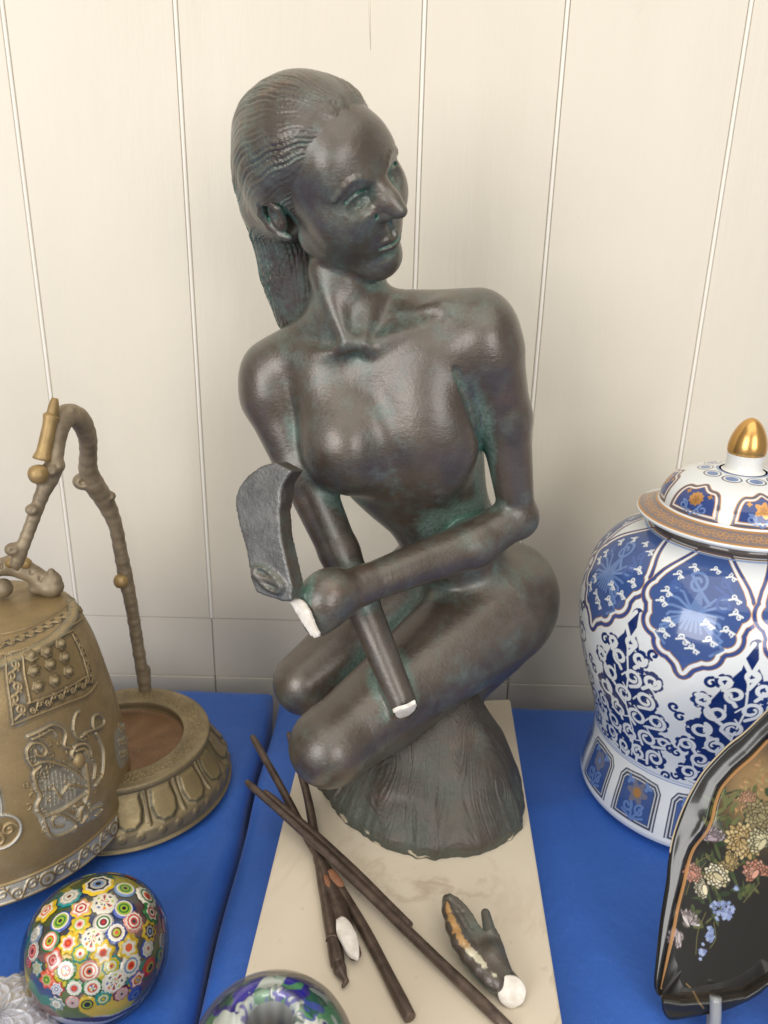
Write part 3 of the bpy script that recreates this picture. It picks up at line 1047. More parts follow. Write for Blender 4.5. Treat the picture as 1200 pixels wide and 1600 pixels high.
# ------------------------------------------------------------------ painting and relief on surfaces
class Paint:
    """colour and relief sampled on a grid of surface coordinates U, V (metres)"""
    def __init__(s, U, V, base):
        s.U, s.V = U.astype(np.float32), V.astype(np.float32)
        s.C = np.zeros(U.shape + (3,), np.float32); s.C[:] = base
        s.H = np.zeros(U.shape, np.float32)
        s.G = np.zeros(U.shape, np.float32)

    def _box(s, P, w):
        lo, hi = P.min(0) - w, P.max(0) + w
        m = (s.U > lo[0]) & (s.U < hi[0]) & (s.V > lo[1]) & (s.V < hi[1])
        if not m.any(): return None
        r = np.where(m.any(1))[0]; c = np.where(m.any(0))[0]
        sl = (slice(r[0], r[-1] + 1), slice(c[0], c[-1] + 1))
        return sl, s.U[sl], s.V[sl]

    def put(s, sl, a, col=None, h=0., gold=None):
        if col is not None:
            s.C[sl] += a[..., None] * (np.asarray(col, np.float32) - s.C[sl])
        if h: s.H[sl] = np.maximum(s.H[sl], a * h) if h > 0 else s.H[sl] + a * h
        if gold is not None: s.G[sl] += a * (gold - s.G[sl])

    def dpoly(s, P, U, V, closed=False):
        d = np.full(U.shape, 1e9, np.float32)
        Q = np.vstack([P, P[:1]]) if closed else P
        for a, b in zip(Q[:-1], Q[1:]):
            e = b - a; L = max(float(e @ e), 1e-14)
            t = np.clip(((U - a[0]) * e[0] + (V - a[1]) * e[1]) / L, 0, 1)
            d = np.minimum(d, (U - a[0] - t * e[0]) ** 2 + (V - a[1] - t * e[1]) ** 2)
        return np.sqrt(d)

    def stroke(s, P, w, col=None, h=0., soft=.0004, closed=False, gold=None, dome=False):
        P = np.asarray(P, float)
        b = s._box(P, w + soft)
        if b is None: return
        sl, U, V = b
        d = s.dpoly(P, U, V, closed)
        a = np.clip((w / 2 + soft / 2 - d) / soft, 0, 1)
        if dome: a = np.sqrt(np.clip(1 - (d / (w / 2)) ** 2, 0, 1))
        s.put(sl, a, col, h, gold)

    def fill(s, P, col=None, h=0., soft=.0004, grow=0., gold=None):
        P = np.asarray(P, float)
        b = s._box(P, soft + abs(grow))
        if b is None: return
        sl, U, V = b
        ins = np.zeros(U.shape, bool)
        for i in range(len(P)):
            p, q = P[i], P[(i + 1) % len(P)]
            ins ^= ((p[1] > V) != (q[1] > V)) & (U < (q[0] - p[0]) * (V - p[1]) / ((q[1] - p[1]) or 1e-12) + p[0])
        d = s.dpoly(P, U, V, True) * np.where(ins, -1, 1) - grow
        s.put(sl, np.clip(.5 - d / soft, 0, 1), col, h, gold)

    def disc(s, c, r, col=None, h=0., soft=.0004, lobes=0, amp=0., ph=0., gold=None, dome=False, asp=1., rot=0.):
        c = np.asarray(c, float)
        b = s._box(c[None], r * max(1, asp) * (1 + amp) + soft)
        if b is None: return
        sl, U, V = b
        x, y = U - c[0], V - c[1]
        x, y = x * math.cos(rot) + y * math.sin(rot), -x * math.sin(rot) + y * math.cos(rot)
        y = y / asp
        d = np.hypot(x, y)
        rr = r * (1 + amp * np.cos(lobes * np.arctan2(y, x) + ph)) if lobes else r
        a = np.clip((rr - d) / soft + .5, 0, 1)
        if dome: a = np.sqrt(np.clip(1 - (d / rr) ** 2, 0, 1))
        s.put(sl, a, col, h, gold)


def spiral(c, r, turns=1.6, a0=0., sgn=1, r0=.12, n=36, tail=None):
    t = np.linspace(0, 1, n)
    rad = r * (1 - (1 - r0) * t)
    a = a0 + sgn * 2 * math.pi * turns * t
    P = np.stack([c[0] + rad * np.cos(a), c[1] + rad * np.sin(a)], -1)
    if tail is not None: P = np.vstack([[tail], P])
    return P


class Lathe:
    def __init__(s, cen, prof, n=6):
        s.c = np.asarray(cen, float)
        pr = catmull(np.asarray(prof, float), n)
        s.p = pr
        L = np.concatenate([[0], np.cumsum(np.hypot(*np.diff(pr, axis=0).T))])
        s.L = L

    def at_len(s, l):
        return np.interp(l, s.L, s.p[:, 0]), np.interp(l, s.L, s.p[:, 1])

    def len_of(s, r, z):
        return s.L[np.argmin((s.p[:, 0] - r) ** 2 + (s.p[:, 1] - z) ** 2)]

    def hit(s, px, py):
        """photo point -> (theta, length along the profile)"""
        d = unit(ray(px, py))
        t = np.linspace(.2, 1.4, 6000)
        P = CAMP + d * t[:, None] - s.c
        rr = np.hypot(P[:, 0], P[:, 1])
        best = None
        # distance in (r,z) to the profile, taken where the ray first comes inside it
        zmin, zmax = s.p[:, 1].min(), s.p[:, 1].max()
        z = np.clip(P[:, 2], zmin, zmax)
        o = np.argsort(s.p[:, 1], kind='stable')
        R = np.interp(z, s.p[o, 1], s.p[o, 0])
        f = rr - R
        k = np.where((f < 0) & (P[:, 2] >= zmin) & (P[:, 2] <= zmax))[0]
        i = k[0] if len(k) else int(np.argmin(f + 10 * (abs(P[:, 2] - z))))
        return math.atan2(P[i, 1], P[i, 0]), s.len_of(rr[i], P[i, 2])

    def grid(s, th0, th1, nt, nl, l0=None, l1=None):
        l = np.linspace(s.L[0] if l0 is None else l0, s.L[-1] if l1 is None else l1, nl)
        th = np.linspace(th0, th1, nt)
        r, z = s.at_len(l)
        return th, l, r, z

    def points(s, th, r, z, H=None):
        """(nl, nt) surface points pushed out by H along the normal"""
        dr, dz = np.gradient(r), np.gradient(z)
        n = np.hypot(dr, dz) + 1e-12
        nr, nz = dz / n, -dr / n
        if H is None: H = np.zeros((len(r), len(th)))
        R = r[:, None] + nr[:, None] * H; Z = z[:, None] + nz[:, None] * H
        return np.stack([s.c[0] + R * np.cos(th), s.c[1] + R * np.sin(th), s.c[2] + Z], -1)


def lathe_part(name, cen, prof, mat, parent, n=6, seg=64, smooth=True):
    L = Lathe(cen, prof, n)
    th = np.linspace(0, 2 * math.pi, seg, endpoint=False)
    P = L.points(th, L.p[:, 0], L.p[:, 1])
    return mesh_np(name, P.reshape(-1, 3), grid_faces(len(L.p), seg, True), mat, parent, smooth)
# ------------------------------------------------------------------ bundle of bronze reeds, broken hand
mr = MB('brown_bronze_reed')
cc = mr.coord()
mr.col(mr.mix(mr.mapr(mr.noise(90, 5, .6, cc), .35, .7), (.070, .050, .040), (.150, .105, .080)))
mr.set(Metallic=.35, Roughness=.36)
mr.nor(mr.bump(mr.noise(240, 3, .6, mr.coord((1, 1, 1))), .3, .0008))
M_REED = mr.m
mo = MB('orange_solder_stain')
mo.col(mo.mix(mo.noise(300, 3), (.16, .06, .03), (.30, .14, .07))); mo.set(Roughness=.6)
M_SOLDER = mo.m


def reed(parent, pts, r0, r1, hollow=True):
    P = catmull(pts, 8)
    n = len(P)
    rad = 1.14 * np.linspace(r0, r1, n) * (1 + .03 * np.sin(np.arange(n) * 1.3))
    rad[0] *= .8; rad[-1] *= .93
    V, F = tube(P, rad, 14, True)
    o = mesh_np('reed', V, F, M_REED, parent)
    m = o.modifiers.new('edge', 'BEVEL'); m.width = .0006; m.segments = 2; m.limit_method = 'ANGLE'; m.angle_limit = 1.0
    return o


T0 = TH
rb = empty('bronze_reeds', atz(500, 1350, TH), 'bundle of thin broken bronze reeds crossing on the marble, with a white plaster break', 'bronze fragment')
reed(rb, [atz(385, 1221, TH + .030), atz(500, 1324, TH + .0155), atz(640, 1458, TH + .0085), atz(800, 1612, TH + .0034)], .0024, .0033)
reed(rb, [atz(412, 1237, TH + .026), atz(520, 1330, TH + .0125), atz(640, 1449, TH + .0062)], .0027, .0033)
reed(rb, [atz(394, 1150, TH + .034), atz(438, 1228, TH + .020), atz(486, 1318, TH + .0072), atz(560, 1436, TH + .0040), atz(641, 1591, TH + .0036)], .0024, .0036)
reed(rb, [atz(451, 1145, TH + .030), atz(478, 1235, TH + .016), atz(496, 1330, TH + .0068), atz(512, 1420, TH + .0044), atz(528, 1508, TH + .0042)], .0023, .0042)
reed(rb, [atz(494, 1335, TH + .0058), atz(520, 1408, TH + .0046), atz(556, 1494, TH + .0045)], .0030, .0038)
# remnant of the hand that held them
fr = SDF(atz(440, 1400, TH) - [.03, .03, .002], atz(640, 1400, TH) + [.02, .045, .03], .0008)
lo = np.minimum(atz(480, 1560, TH), atz(480, 1330, TH)) - [.01, .01, .004]; hi = np.maximum(atz(590, 1560, TH), atz(590, 1330, TH)) + [.01, .01, .025]
fr = SDF(lo, hi, .0007)
fr.add(rc(atz(500, 1345, TH + .006), atz(530, 1420, TH + .005), .0045, .0050), .003)
fr.add(rc(atz(530, 1420, TH + .0055), atz(552, 1488, TH + .0055), .0056, .0052), .003)
fr.add(rc(atz(520, 1470, TH + .0048), atz(531, 1515, TH + .0042), .0046, .0040), .003)
fr.add(rc(atz(531, 1515, TH + .0045), atz(541, 1533, TH + .0035), .0036, .0016), .002)
fr.add(rc(atz(541, 1533, TH + .0035), atz(536, 1541, TH + .003), .0016, .0012), .001)
fr.sub(half(atz(541, 1465, TH + .0090), (.05, -.25, 1), atz(528, 1500, TH), atz(556, 1440, TH + .03)), .001)
V, F = fr.mesh()
mesh_np('hand_remnant', V, F, M_REED, rb)


def flat_patch(name, pts, z, mat, parent, lift=.0008, n=(0, -.15, 1)):
    c = atz(*pts[0], z)
    n = unit(n)
    ring = []
    for x, y in pts:
        d = ray(x, y); ring.append(CAMP + d * (np.dot(c - CAMP, n) / np.dot(d, n)))
    cl = catmull(np.vstack([ring, ring[:1]]), 5)[:-1]
    k = len(cl); mid = cl.mean(0) + n * (lift + .0005)
    V = np.vstack([cl - n * .0025, cl + n * lift * .4, mid + (cl - mid) * .88 + n * lift, [mid + n * .0002]])
    F = [(i, (i + 1) % k, k + (i + 1) % k, k + i) for i in range(k)] + [(k + i, k + (i + 1) % k, 2 * k + (i + 1) % k, 2 * k + i) for i in range(k)] + [(2 * k + i, 2 * k + (i + 1) % k, 3 * k) for i in range(k)]
    return mesh_np(name, V, F, mat, parent)


flat_patch('plaster_break', [(525, 1437), (535, 1432), (546, 1440), (556, 1458), (561, 1480), (560, 1496), (552, 1495), (543, 1489), (534, 1472), (526, 1455)], TH + .0128, M_PLASTER, rb)
flat_patch('solder_stain', [(512, 1360), (520, 1358), (534, 1374), (537, 1383), (528, 1384), (517, 1374)], TH + .0108, M_SOLDER, rb, .0003)
flat_patch('solder_stain', [(505, 1366), (512, 1368), (517, 1380), (516, 1388), (508, 1380)], TH + .0108, M_SOLDER, rb, .0003)

# the broken-off hand
hroot = empty('broken_bronze_hand', atz(750, 1490, TH), 'broken-off bronze hand with a round white plaster wrist, lying alone on the marble', 'bronze fragment')
HN = unit((.12, -.14, .98))
HCN = atz(752, 1480, TH + .0165)
HX = unit(np.cross((0, 1, 0), HN)); HY = unit(np.cross(HN, HX))


def hpl(x, y, off=0.):
    d = ray(x, y); p = CAMP + d * (np.dot(HCN + HN * off - CAMP, HN) / np.dot(d, HN))
    return p


def h2(pts):
    return [((hpl(x, y) - HCN) @ HX, (hpl(x, y) - HCN) @ HY) for x, y in pts]


up_ = lambda P: [(660 + x / 6, 1370 + y / 6) for x, y in P]
mitt = up_([(255, 150), (335, 190), (400, 250), (475, 345), (520, 430), (560, 480), (600, 520), (690, 490), (730, 545), (750, 620), (770, 740), (800, 830), (825, 890), (740, 960), (660, 960), (560, 850), (470, 740), (400, 640), (330, 520), (270, 400), (225, 260), (220, 190)])
lo = np.array([hpl(x, y) for x, y in mitt]); 
S = SDF(lo.min(0) - [.012, .02, .03], lo.max(0) + [.012, .012, .012], .0007)
S.add(plate(HCN, HX, HY, h2(mitt), .0062), .002)
# the little-finger side rounds down to the marble
sd_ = [(222, 205, .0024), (238, 320, .0030), (285, 470, .0040), (350, 610, .0048), (440, 740, .0052), (540, 860, .0052), (630, 955, .0050), (690, 1010, .0048)]
chain(S, [(hpl(*up_([(x, y)])[0], -.0048), q) for x, y, q in sd_], .004)
S.add(rc(hpl(*up_([(592, 345)])[0], -.002), hpl(*up_([(632, 520)])[0], -.003), .0031, .0042), .002)
S.add(rc(hpl(*up_([(650, 760)])[0], -.005), hpl(*up_([(752, 930)])[0], -.007), .0076, .0066), .006)
for k in (.38, .66):
    P = [hpl(*up_([(x + k * w, y)])[0], .0003) for x, y, w in ((225, 215, 60), (250, 330, 200), (330, 480, 210))]
    chain(S, [(p, .0006) for p in P], .0016, 'sub')
V, F = S.mesh(); N = S.grad(V)
rp = up_([(228, 240), (248, 330), (290, 440), (345, 550), (405, 640), (465, 715), (540, 800), (610, 880), (690, 945)])
P = catmull([hpl(x, y, .0002) for x, y in rp], 6)
tpar = np.linspace(0, 1, len(P))
dd = np.linalg.norm(V[:, None] - P[None], axis=2) if len(V) < 60000 else np.full((len(V), len(P)), 1.)
kk_ = dd.argmin(1); dmin = dd.min(1)
wid = .0006 + .0019 * np.sin(np.linspace(.2, math.pi - .25, len(P))) ** .8
nzv = np.array([mnoise.noise(Vector(tuple(p * 420))) for p in V])
wear = np.clip((wid[kk_] * (1.1 + .7 * nzv) - dmin) / .0004, 0, 1)
tt = np.clip((tpar[kk_] - .50 + .12 * nzv) / .12, 0, 1)[:, None]
wcol = np.array((.52, .29, .10)) * (1 - tt) + np.array((.66, .62, .46)) * tt
side = np.clip(((V - HCN) @ HN * -1 - .002) / .003, 0, 1) * np.clip((.30 - N @ HN) / .3, 0, 1)
mesh_np('palm', V, F, M_BRONZE, hroot, col=wcol, attrs={'cavity': S.cavity(V, N, .002) * .4, 'cavity_wide': np.clip(S.cavity(V, N, .006) * .5 + side * .38, 0, 1), 'wear': wear})
# white wrist
wc = hpl(*up_([(835, 1075)])[0], -.0035)
wn = unit(CAMP - wc + np.array([.05, -.12, .02])); wx = unit(np.cross((0, 0, 1), wn)); wy = np.cross(wn, wx)
rr = 136 / 6 * pxm(wc)
a = np.linspace(0, 2 * math.pi, 40, endpoint=False)
rad_ = rr * (1 + .02 * np.sin(3 * a + 1) + .015 * np.sin(7 * a))
back = hpl(*up_([(780, 985)])[0], -.007)
rings = []
for f, off in ((1.0, -.012), (1.0, -.002), (.985, 0), (.93, .0006), (.5, .0008), (.02, .0009)):
    rings.append(wc + wn * off + (np.cos(a)[:, None] * wx + np.sin(a)[:, None] * wy) * (rad_ * f)[:, None])
rings[0] = rings[0] * .0 + back + (rings[1] - wc) * .9
V = np.vstack(rings)
mesh_np('wrist', V[:80], grid_faces(2, 40, True), M_BRONZE, hroot)
mesh_np('plaster_break', V[40:], grid_faces(5, 40, True), M_PLASTER, hroot)
# ------------------------------------------------------------------ temple bell and its stand
def brass_paint(name, rough=.42, metal=.55):
    m = MB(name)
    a = m.attr('paint'); c = m.coord()
    n = m.noise(60, 5, .6, c)
    col = m.mix(m.mapr(n, .35, .7, 0, .35), a.outputs['Color'], (.10, .085, .055))
    col = m.mix(m.math('MULTIPLY', m.mapr(m.noise(700, 2), .62, .74), .35), col, (.45, .42, .34))
    m.col(col)
    m.set(Metallic=metal)
    m.l(m.mapr(n, .3, .7, rough - .08, rough + .12), m.b.inputs['Roughness'])
    m.nor(m.bump(m.noise(500, 3), .25, .0006))
    return m.m


def brass(name, a, b, rough=.42, metal=.6):
    m = MB(name); c = m.coord()
    m.col(m.mix(m.mapr(m.noise(70, 5, .6, c), .35, .68), a, b))
    m.set(Metallic=metal, Roughness=rough)
    m.nor(m.bump(m.noise(420, 3), .3, .0008))
    return m.m


M_BELL = brass_paint('aged_brass_bell', .44, .38)
M_BRASS = brass('aged_brass', (.24, .185, .105), (.36, .28, .165))
M_ARCH = brass('bronze_branch', (.20, .155, .10), (.32, .255, .17), .5, .3)
M_GILT = brass('gilt_brass', (.30, .20, .085), (.44, .30, .13), .5, .4)

BRASS0 = np.array((.37, .262, .125)); GRIME = (.11, .09, .06); DUST = (.60, .57, .50)
bc = atz(2, 1268, .014)
BR = 201 * pxm(atz(2, 1268, .014))
bprof = [(.0, .006), (.80, .004), (.965, .0), (1.0, .010), (1.0, .05), (.985, .14), (.978, .19), (.965, .50), (.935, .80), (.885, 1.10), (.83, 1.38), (.775, 1.56), (.735, 1.665), (.69, 1.700), (.45, 1.715), (.2, 1.72), (.0, 1.72)]
bell = empty('temple_bell', tuple(bc), 'aged brass temple bell with embossed studs and a harp player, hanging from the arched stand', 'bell')
BL = Lathe(bc, [(r * BR, z * BR * .97) for r, z in bprof], 10)
# visible side at fine step, the rest coarse: one grid with uneven angles
th = np.concatenate([np.linspace(-2.55, .55, 760), np.linspace(.57, 2 * math.pi - 2.57, 60)])
lo_ = BL.len_of(.8 * BR, .004)
L1 = BL.L[-1]
l = np.linspace(0, L1, 620)
r, z = BL.at_len(l)
RREF = BR * .95
U, Vv = np.meshgrid(th * RREF, l)
P = Paint(U, Vv, BRASS0)
hb = lambda x, y: (lambda q: np.array([q[0] * RREF, q[1]]))(BL.hit(x, y))
tr = lambda pts: np.array([hb(x / 2.963, 860 + y / 2.963) for x, y in pts])
trs = lambda pts, n=6: catmull(tr(pts), n)
lz = lambda f: BL.len_of(np.interp(f, [p[1] for p in bprof[2:]], [p[0] for p in bprof[2:]]) * BR, f * BR * .97)
# rim band: arabesque between two fillets, whitened by old polish
z0, z1 = lz(.02), lz(.165)
band = [(th[0] * RREF, (z0 + z1) / 2), (th[759] * RREF, (z0 + z1) / 2)]
P.stroke(np.array(band), z1 - z0, DUST)
P.stroke(np.array([(th[0] * RREF, z1), (th[759] * RREF, z1)]), .0018, BRASS0 * .9, .0012, dome=True)
P.stroke(np.array([(th[0] * RREF, z0 + .001), (th[759] * RREF, z0 + .001)]), .0016, BRASS0 * .9, .0010, dome=True)
u = th[0] * RREF; k = 0
mid = (z0 + z1) / 2; hw = (z1 - z0) * .36
while u < th[759] * RREF:
    sg = 1 if k % 2 else -1
    if k % 6 == 0:
        P.disc((u, mid), hw * 1.0, BRASS0 * .8, .0013, dome=False); P.disc((u, mid), hw * .7, DUST, 0); P.disc((u, mid), hw * .45, BRASS0, .0016, dome=True)
    else:
        P.stroke(spiral((u, mid + sg * hw * .25), hw * .85, 1.2, 1.2 * sg, sg, .2, 20, (u + hw * 1.2, mid - sg * hw * .7)), .0013, BRASS0 * 1.0, .0011, dome=True)
        P.disc((u + hw * .75, mid + sg * hw * .7), .0011, BRASS0, .0010, dome=True)
    u += hw * 1.75; k += 1


def scroll_strip(path, wid, step, col, dust):
    """scrollwork along a traced strip"""
    Q = path
    P.stroke(Q, wid, dust if dust is not None else GRIME)
    seg = np.concatenate([[0], np.cumsum(np.hypot(*np.diff(Q, axis=0).T))])
    n = int(seg[-1] / step)
    for i in range(n + 1):
        s = i * step
        c = np.array([np.interp(s, seg, Q[:, 0]), np.interp(s, seg, Q[:, 1])])
        c2 = np.array([np.interp(s + step, seg, Q[:, 0]), np.interp(s + step, seg, Q[:, 1])])
        d = unit(c2 - c) if np.linalg.norm(c2 - c) > 1e-6 else np.array([1, 0.]); nn = np.array([-d[1], d[0]]); sg = 1 if i % 2 else -1
        P.stroke(spiral(c + nn * sg * wid * .12, wid * .30, 1.1, math.atan2(d[1], d[0]) + 1.2 * sg, sg, .25, 16, c + d * step * .8 - nn * sg * wid * .25), wid * .16, col, .0010, dome=True)
        P.disc(c + d * step * .5 + nn * sg * wid * .32, wid * .11, col, .0009, dome=True)


# studded panel with its scroll borders
scroll_strip(trs([(-10, 440), (110, 400), (230, 345), (330, 285), (372, 262)]), .0085, .0062, BRASS0 * 1.15, GRIME)
scroll_strip(trs([(52, 490), (62, 560), (72, 640), (82, 720), (90, 780)]), .0115, .0075, BRASS0 * 1.2, (.34, .31, .25))
scroll_strip(trs([(150, 728), (250, 690), (350, 640), (420, 600)]), .0075, .0060, BRASS0 * 1.15, GRIME)
scroll_strip(trs([(352, 410), (385, 480), (412, 560), (425, 600)]), .0075, .0060, BRASS0 * 1.15, GRIME)
for pts, w in (([(0, 480), (110, 455), (240, 400), (345, 340), (385, 310)], .0013), ([(98, 478), (112, 560), (128, 640), (140, 705)], .0016), ([(132, 705), (250, 660), (350, 612), (400, 580)], .0014),
               ([(335, 392), (372, 470), (396, 545), (408, 590)], .0014), ([(100, 478), (200, 440), (290, 395), (335, 370)], .0014), ([(60, 812), (160, 775), (300, 715), (400, 660), (448, 610)], .0012),
               ([(20, 480), (30, 560), (42, 660), (60, 800)], .0014), ([(0, 388), (100, 365), (210, 318), (310, 255), (350, 222)], .0014)):
    P.stroke(trs(pts), w, BRASS0 * .95, .0011, dome=True)
# shoulder ring with beads
za = lz(1.69)
P.stroke(np.array([(th[0] * RREF, za), (th[759] * RREF, za)]), .0075, (.26, .23, .155), .0006)
for i in range(110):
    P.stroke(spiral((-2.5 * RREF + i * 3.05 * RREF / 110, za), .0016, .9, i, 1, .3, 10), .0008, BRASS0 * 1.25, .0007)
# the harp player
H1 = .0019
def fine(pts, w, h=H1, col=None):
    Q = trs(pts)
    P.stroke(Q, w * .9 + .0012, (.46, .42, .33), 0, soft=.0022)
    P.stroke(Q, w * .58, BRASS0 * 1.0 if col is None else col, h, dome=True)


P.fill(trs([(165, 1010), (300, 990), (400, 1060), (420, 1130), (330, 1180), (200, 1215), (165, 1110)]), (.30, .275, .22))
P.fill(trs([(170, 1215), (330, 1220), (355, 1290), (290, 1325), (215, 1310), (180, 1250)]), DUST)
P.fill(trs([(385, 1215), (465, 1165), (470, 1210), (400, 1255)]), (.45, .42, .36))
P.fill(trs([(140, 930), (200, 895), (215, 960), (185, 1000), (140, 985)]), (.50, .48, .42))
for a in range(8):
    x0 = 203 + a * 19; fine([(x0, 1022 + a * 3), (x0 + 8, 1100), (x0 + 12, 1188 - a * 6)], .0009, .0010, (.42, .39, .32))
fine([(185, 990), (158, 1040), (168, 1090), (188, 1140), (172, 1185), (200, 1218), (265, 1203), (335, 1165), (405, 1118)], .0040)
fine([(180, 990), (230, 983), (300, 998), (350, 1030), (392, 1062)], .0034)
fine([(405, 1090), (362, 1085), (318, 1082), (278, 1128), (252, 1110)], .0036)
fine([(282, 1145), (262, 1128)], .004)
fine([(395, 1000), (402, 1060), (405, 1110), (388, 1160), (372, 1200), (366, 1240)], .0072, .0024)
fine([(345, 1190), (380, 1170), (400, 1210), (380, 1255)], .0050, .0022)
P.disc(tr([(366, 972)])[0], .0049, BRASS0 * 1.1, .0030, dome=True, asp=1.25)
fine([(334, 965), (326, 930), (345, 902), (385, 888), (410, 912), (416, 955)], .0036, .0024)
fine([(345, 925), (385, 915), (400, 945)], .0040, .0026)
fine([(336, 828), (342, 790), (352, 760), (362, 740)], .0030, .0016)
fine([(336, 830), (350, 862), (380, 872)], .0022)
fine([(128, 960), (124, 920), (150, 893), (190, 893), (216, 930), (202, 958), (172, 950), (165, 928)], .0032)
fine([(125, 955), (150, 990), (190, 985)], .0030)
fine([(130, 868), (180, 830), (240, 803), (285, 815), (302, 850), (292, 890), (310, 915), (330, 922)], .0028)
fine([(150, 878), (200, 846), (240, 838), (262, 860)], .0020)
fine([(372, 855), (400, 842), (440, 836), (474, 815), (476, 780), (455, 758), (430, 775), (425, 808), (440, 828)], .0026)
fine([(442, 850), (470, 900), (479, 960), (470, 1040), (440, 1092)], .0030)
fine([(420, 960), (440, 1000), (430, 1050)], .0022)
fine([(168, 1200), (200, 1232), (214, 1280), (240, 1312), (300, 1314), (352, 1282), (332, 1242), (280, 1222), (240, 1236), (250, 1270), (290, 1272)], .0028)
fine([(380, 1252), (420, 1212), (462, 1178), (468, 1202), (440, 1222)], .0028)
fine([(410, 1170), (400, 1210), (372, 1262)], .0022)
rb_r = random.Random(5)
for k in range(70):
    x_, y_ = rb_r.uniform(120, 470), rb_r.uniform(800, 1310)
    if (x_ - 290) ** 2 / 190 ** 2 + (y_ - 1050) ** 2 / 280 ** 2 > 1: continue
    c_ = tr([(x_, y_)])[0]
    P.stroke(spiral(c_, rb_r.uniform(.0016, .0036), rb_r.uniform(.5, 1.0), rb_r.uniform(0, 6), rb_r.choice((-1, 1)), .25, 12), .0008, BRASS0 * rb_r.uniform(.7, 1.3), .0007, dome=True)
# oval medallion at the far side, round one at the near side
P.fill(trs([(572, 790), (592, 850), (594, 930), (580, 1000), (552, 1000), (535, 940), (532, 860), (550, 800)]), (.40, .38, .31))
for a in range(26):
    x, y = 548 + (a * 37 % 40), 810 + (a * 61 % 180)
    P.disc(tr([(x, y)])[0], .0018, BRASS0, .0012, dome=True)
rc_ = tr([(2, 1305)])[0]
P.disc(rc_, .0125, DUST); P.disc(rc_, .0118, BRASS0 * .9); 
a = np.linspace(0, 2 * math.pi, 40)
P.stroke(rc_ + .0122 * np.stack([np.cos(a), np.sin(a)], -1), .0017, DUST, .0014)
for k in range(3):
    P.stroke(spiral(rc_ + .0052 * np.array([math.cos(k * 2.1), math.sin(k * 2.1)]), .0050, 1.3, k * 2.1, 1, .15, 22), .0014, BRASS0 * 1.2, .0012)
fine([(-12, 1090), (4, 1160), (8, 1225)], .0018, .0012, DUST)
def boxblur(a, k):
    for ax_ in (0, 1):
        c = np.cumsum(np.concatenate([np.repeat(np.take(a, [0], ax_), k, ax_), a, np.repeat(np.take(a, [-1], ax_), k + 1, ax_)], ax_), ax_)
        n_ = a.shape[ax_]
        a = (np.take(c, range(2 * k + 1, 2 * k + 1 + n_), ax_) - np.take(c, range(n_), ax_)) / (2 * k + 1) if 2 * k + 1 + n_ <= c.shape[ax_] else a
    return a


hit_ = (P.H > .0003).astype(float)
rec = np.clip(boxblur(hit_, 5) * 2.2, 0, 1) * (P.H < .0004)
upw = (Vv > lz(.86))
P.C += (rec * .75 * upw)[..., None] * (np.array(GRIME) - P.C)
rub_ = np.clip(P.H / .0012, 0, 1) * upw * .35
P.C += rub_[..., None] * (np.array((.52, .40, .22)) - P.C)
# dust clouds round the relief
nz = np.array([[mnoise.noise(Vector((a * 90, b * 90, 0))) for a in U[0, ::6]] for b in l[::6]])
nz = nz.repeat(6, 0)[:len(l)].repeat(6, 1)[:, :len(th)]
low = np.clip((lz(.62) - Vv) / .06, 0, 1) * np.clip(nz * 1.4 - .15, 0, 1) * .22
P.C += low[..., None] * (np.array(DUST) - P.C)
pts = BL.points(th, r, z, P.H.astype(float))
mesh_np('body', pts.reshape(-1, 3), grid_faces(len(l), len(th), True), M_BELL, bell, col=P.C.reshape(-1, 3))
# the nine studs
sv, sf = None, None
def stud_mesh():
    prof = [(1.0, -.2), (1.0, .18), (.86, .30), (.70, .26), (.62, .34), (.50, .62), (.25, .80), (0.02, .84)]
    a = np.linspace(0, 2 * math.pi, 18, endpoint=False)
    rows = []
    for i, (q, h) in enumerate(prof):
        rr = q * (1 + (.16 * np.cos(6 * a) if i in (1, 2, 3) else 0))
        rows.append(np.stack([rr * np.cos(a), rr * np.sin(a), np.full(18, h)], -1))
    me = bpy.data.meshes.new('stud')
    V = np.vstack(rows); F = [tuple(map(int, f)) for f in grid_faces(len(prof), 18, True)] + [tuple(range(7 * 18, 8 * 18))]
    me.from_pydata(V.tolist(), [], F); me.update(); me.materials.append(M_BRASS)
    me.polygons.foreach_set('use_smooth', np.ones(len(me.polygons), bool))
    return me
sm = stud_mesh()
for x, y in ((145, 490), (212, 470), (278, 432), (158, 560), (232, 530), (297, 498), (175, 628), (250, 597), (315, 562)):
    t_, l_ = BL.hit(x / 2.963, 860 + y / 2.963)
    rr_, zz_ = BL.at_len(l_)
    p = BL.c + np.array([rr_ * math.cos(t_), rr_ * math.sin(t_), zz_])
    r2, z2 = BL.at_len(l_ + .004)
    tg = unit((r2 - rr_, z2 - zz_)); nrm = np.array([tg[1] * math.cos(t_), tg[1] * math.sin(t_), -tg[0]])
    if nrm @ np.array([math.cos(t_), math.sin(t_), 0]) < 0: nrm = -nrm
    o = bpy.data.objects.new('stud', sm); COL.objects.link(o)
    o.parent = bell; o.matrix_parent_inverse = Matrix.Translation(-Vector(bell.location))
    o.location = p; o.rotation_euler = Vector(nrm).to_track_quat('Z', 'Y').to_euler(); o.scale = (.0046, .0046, .0050)
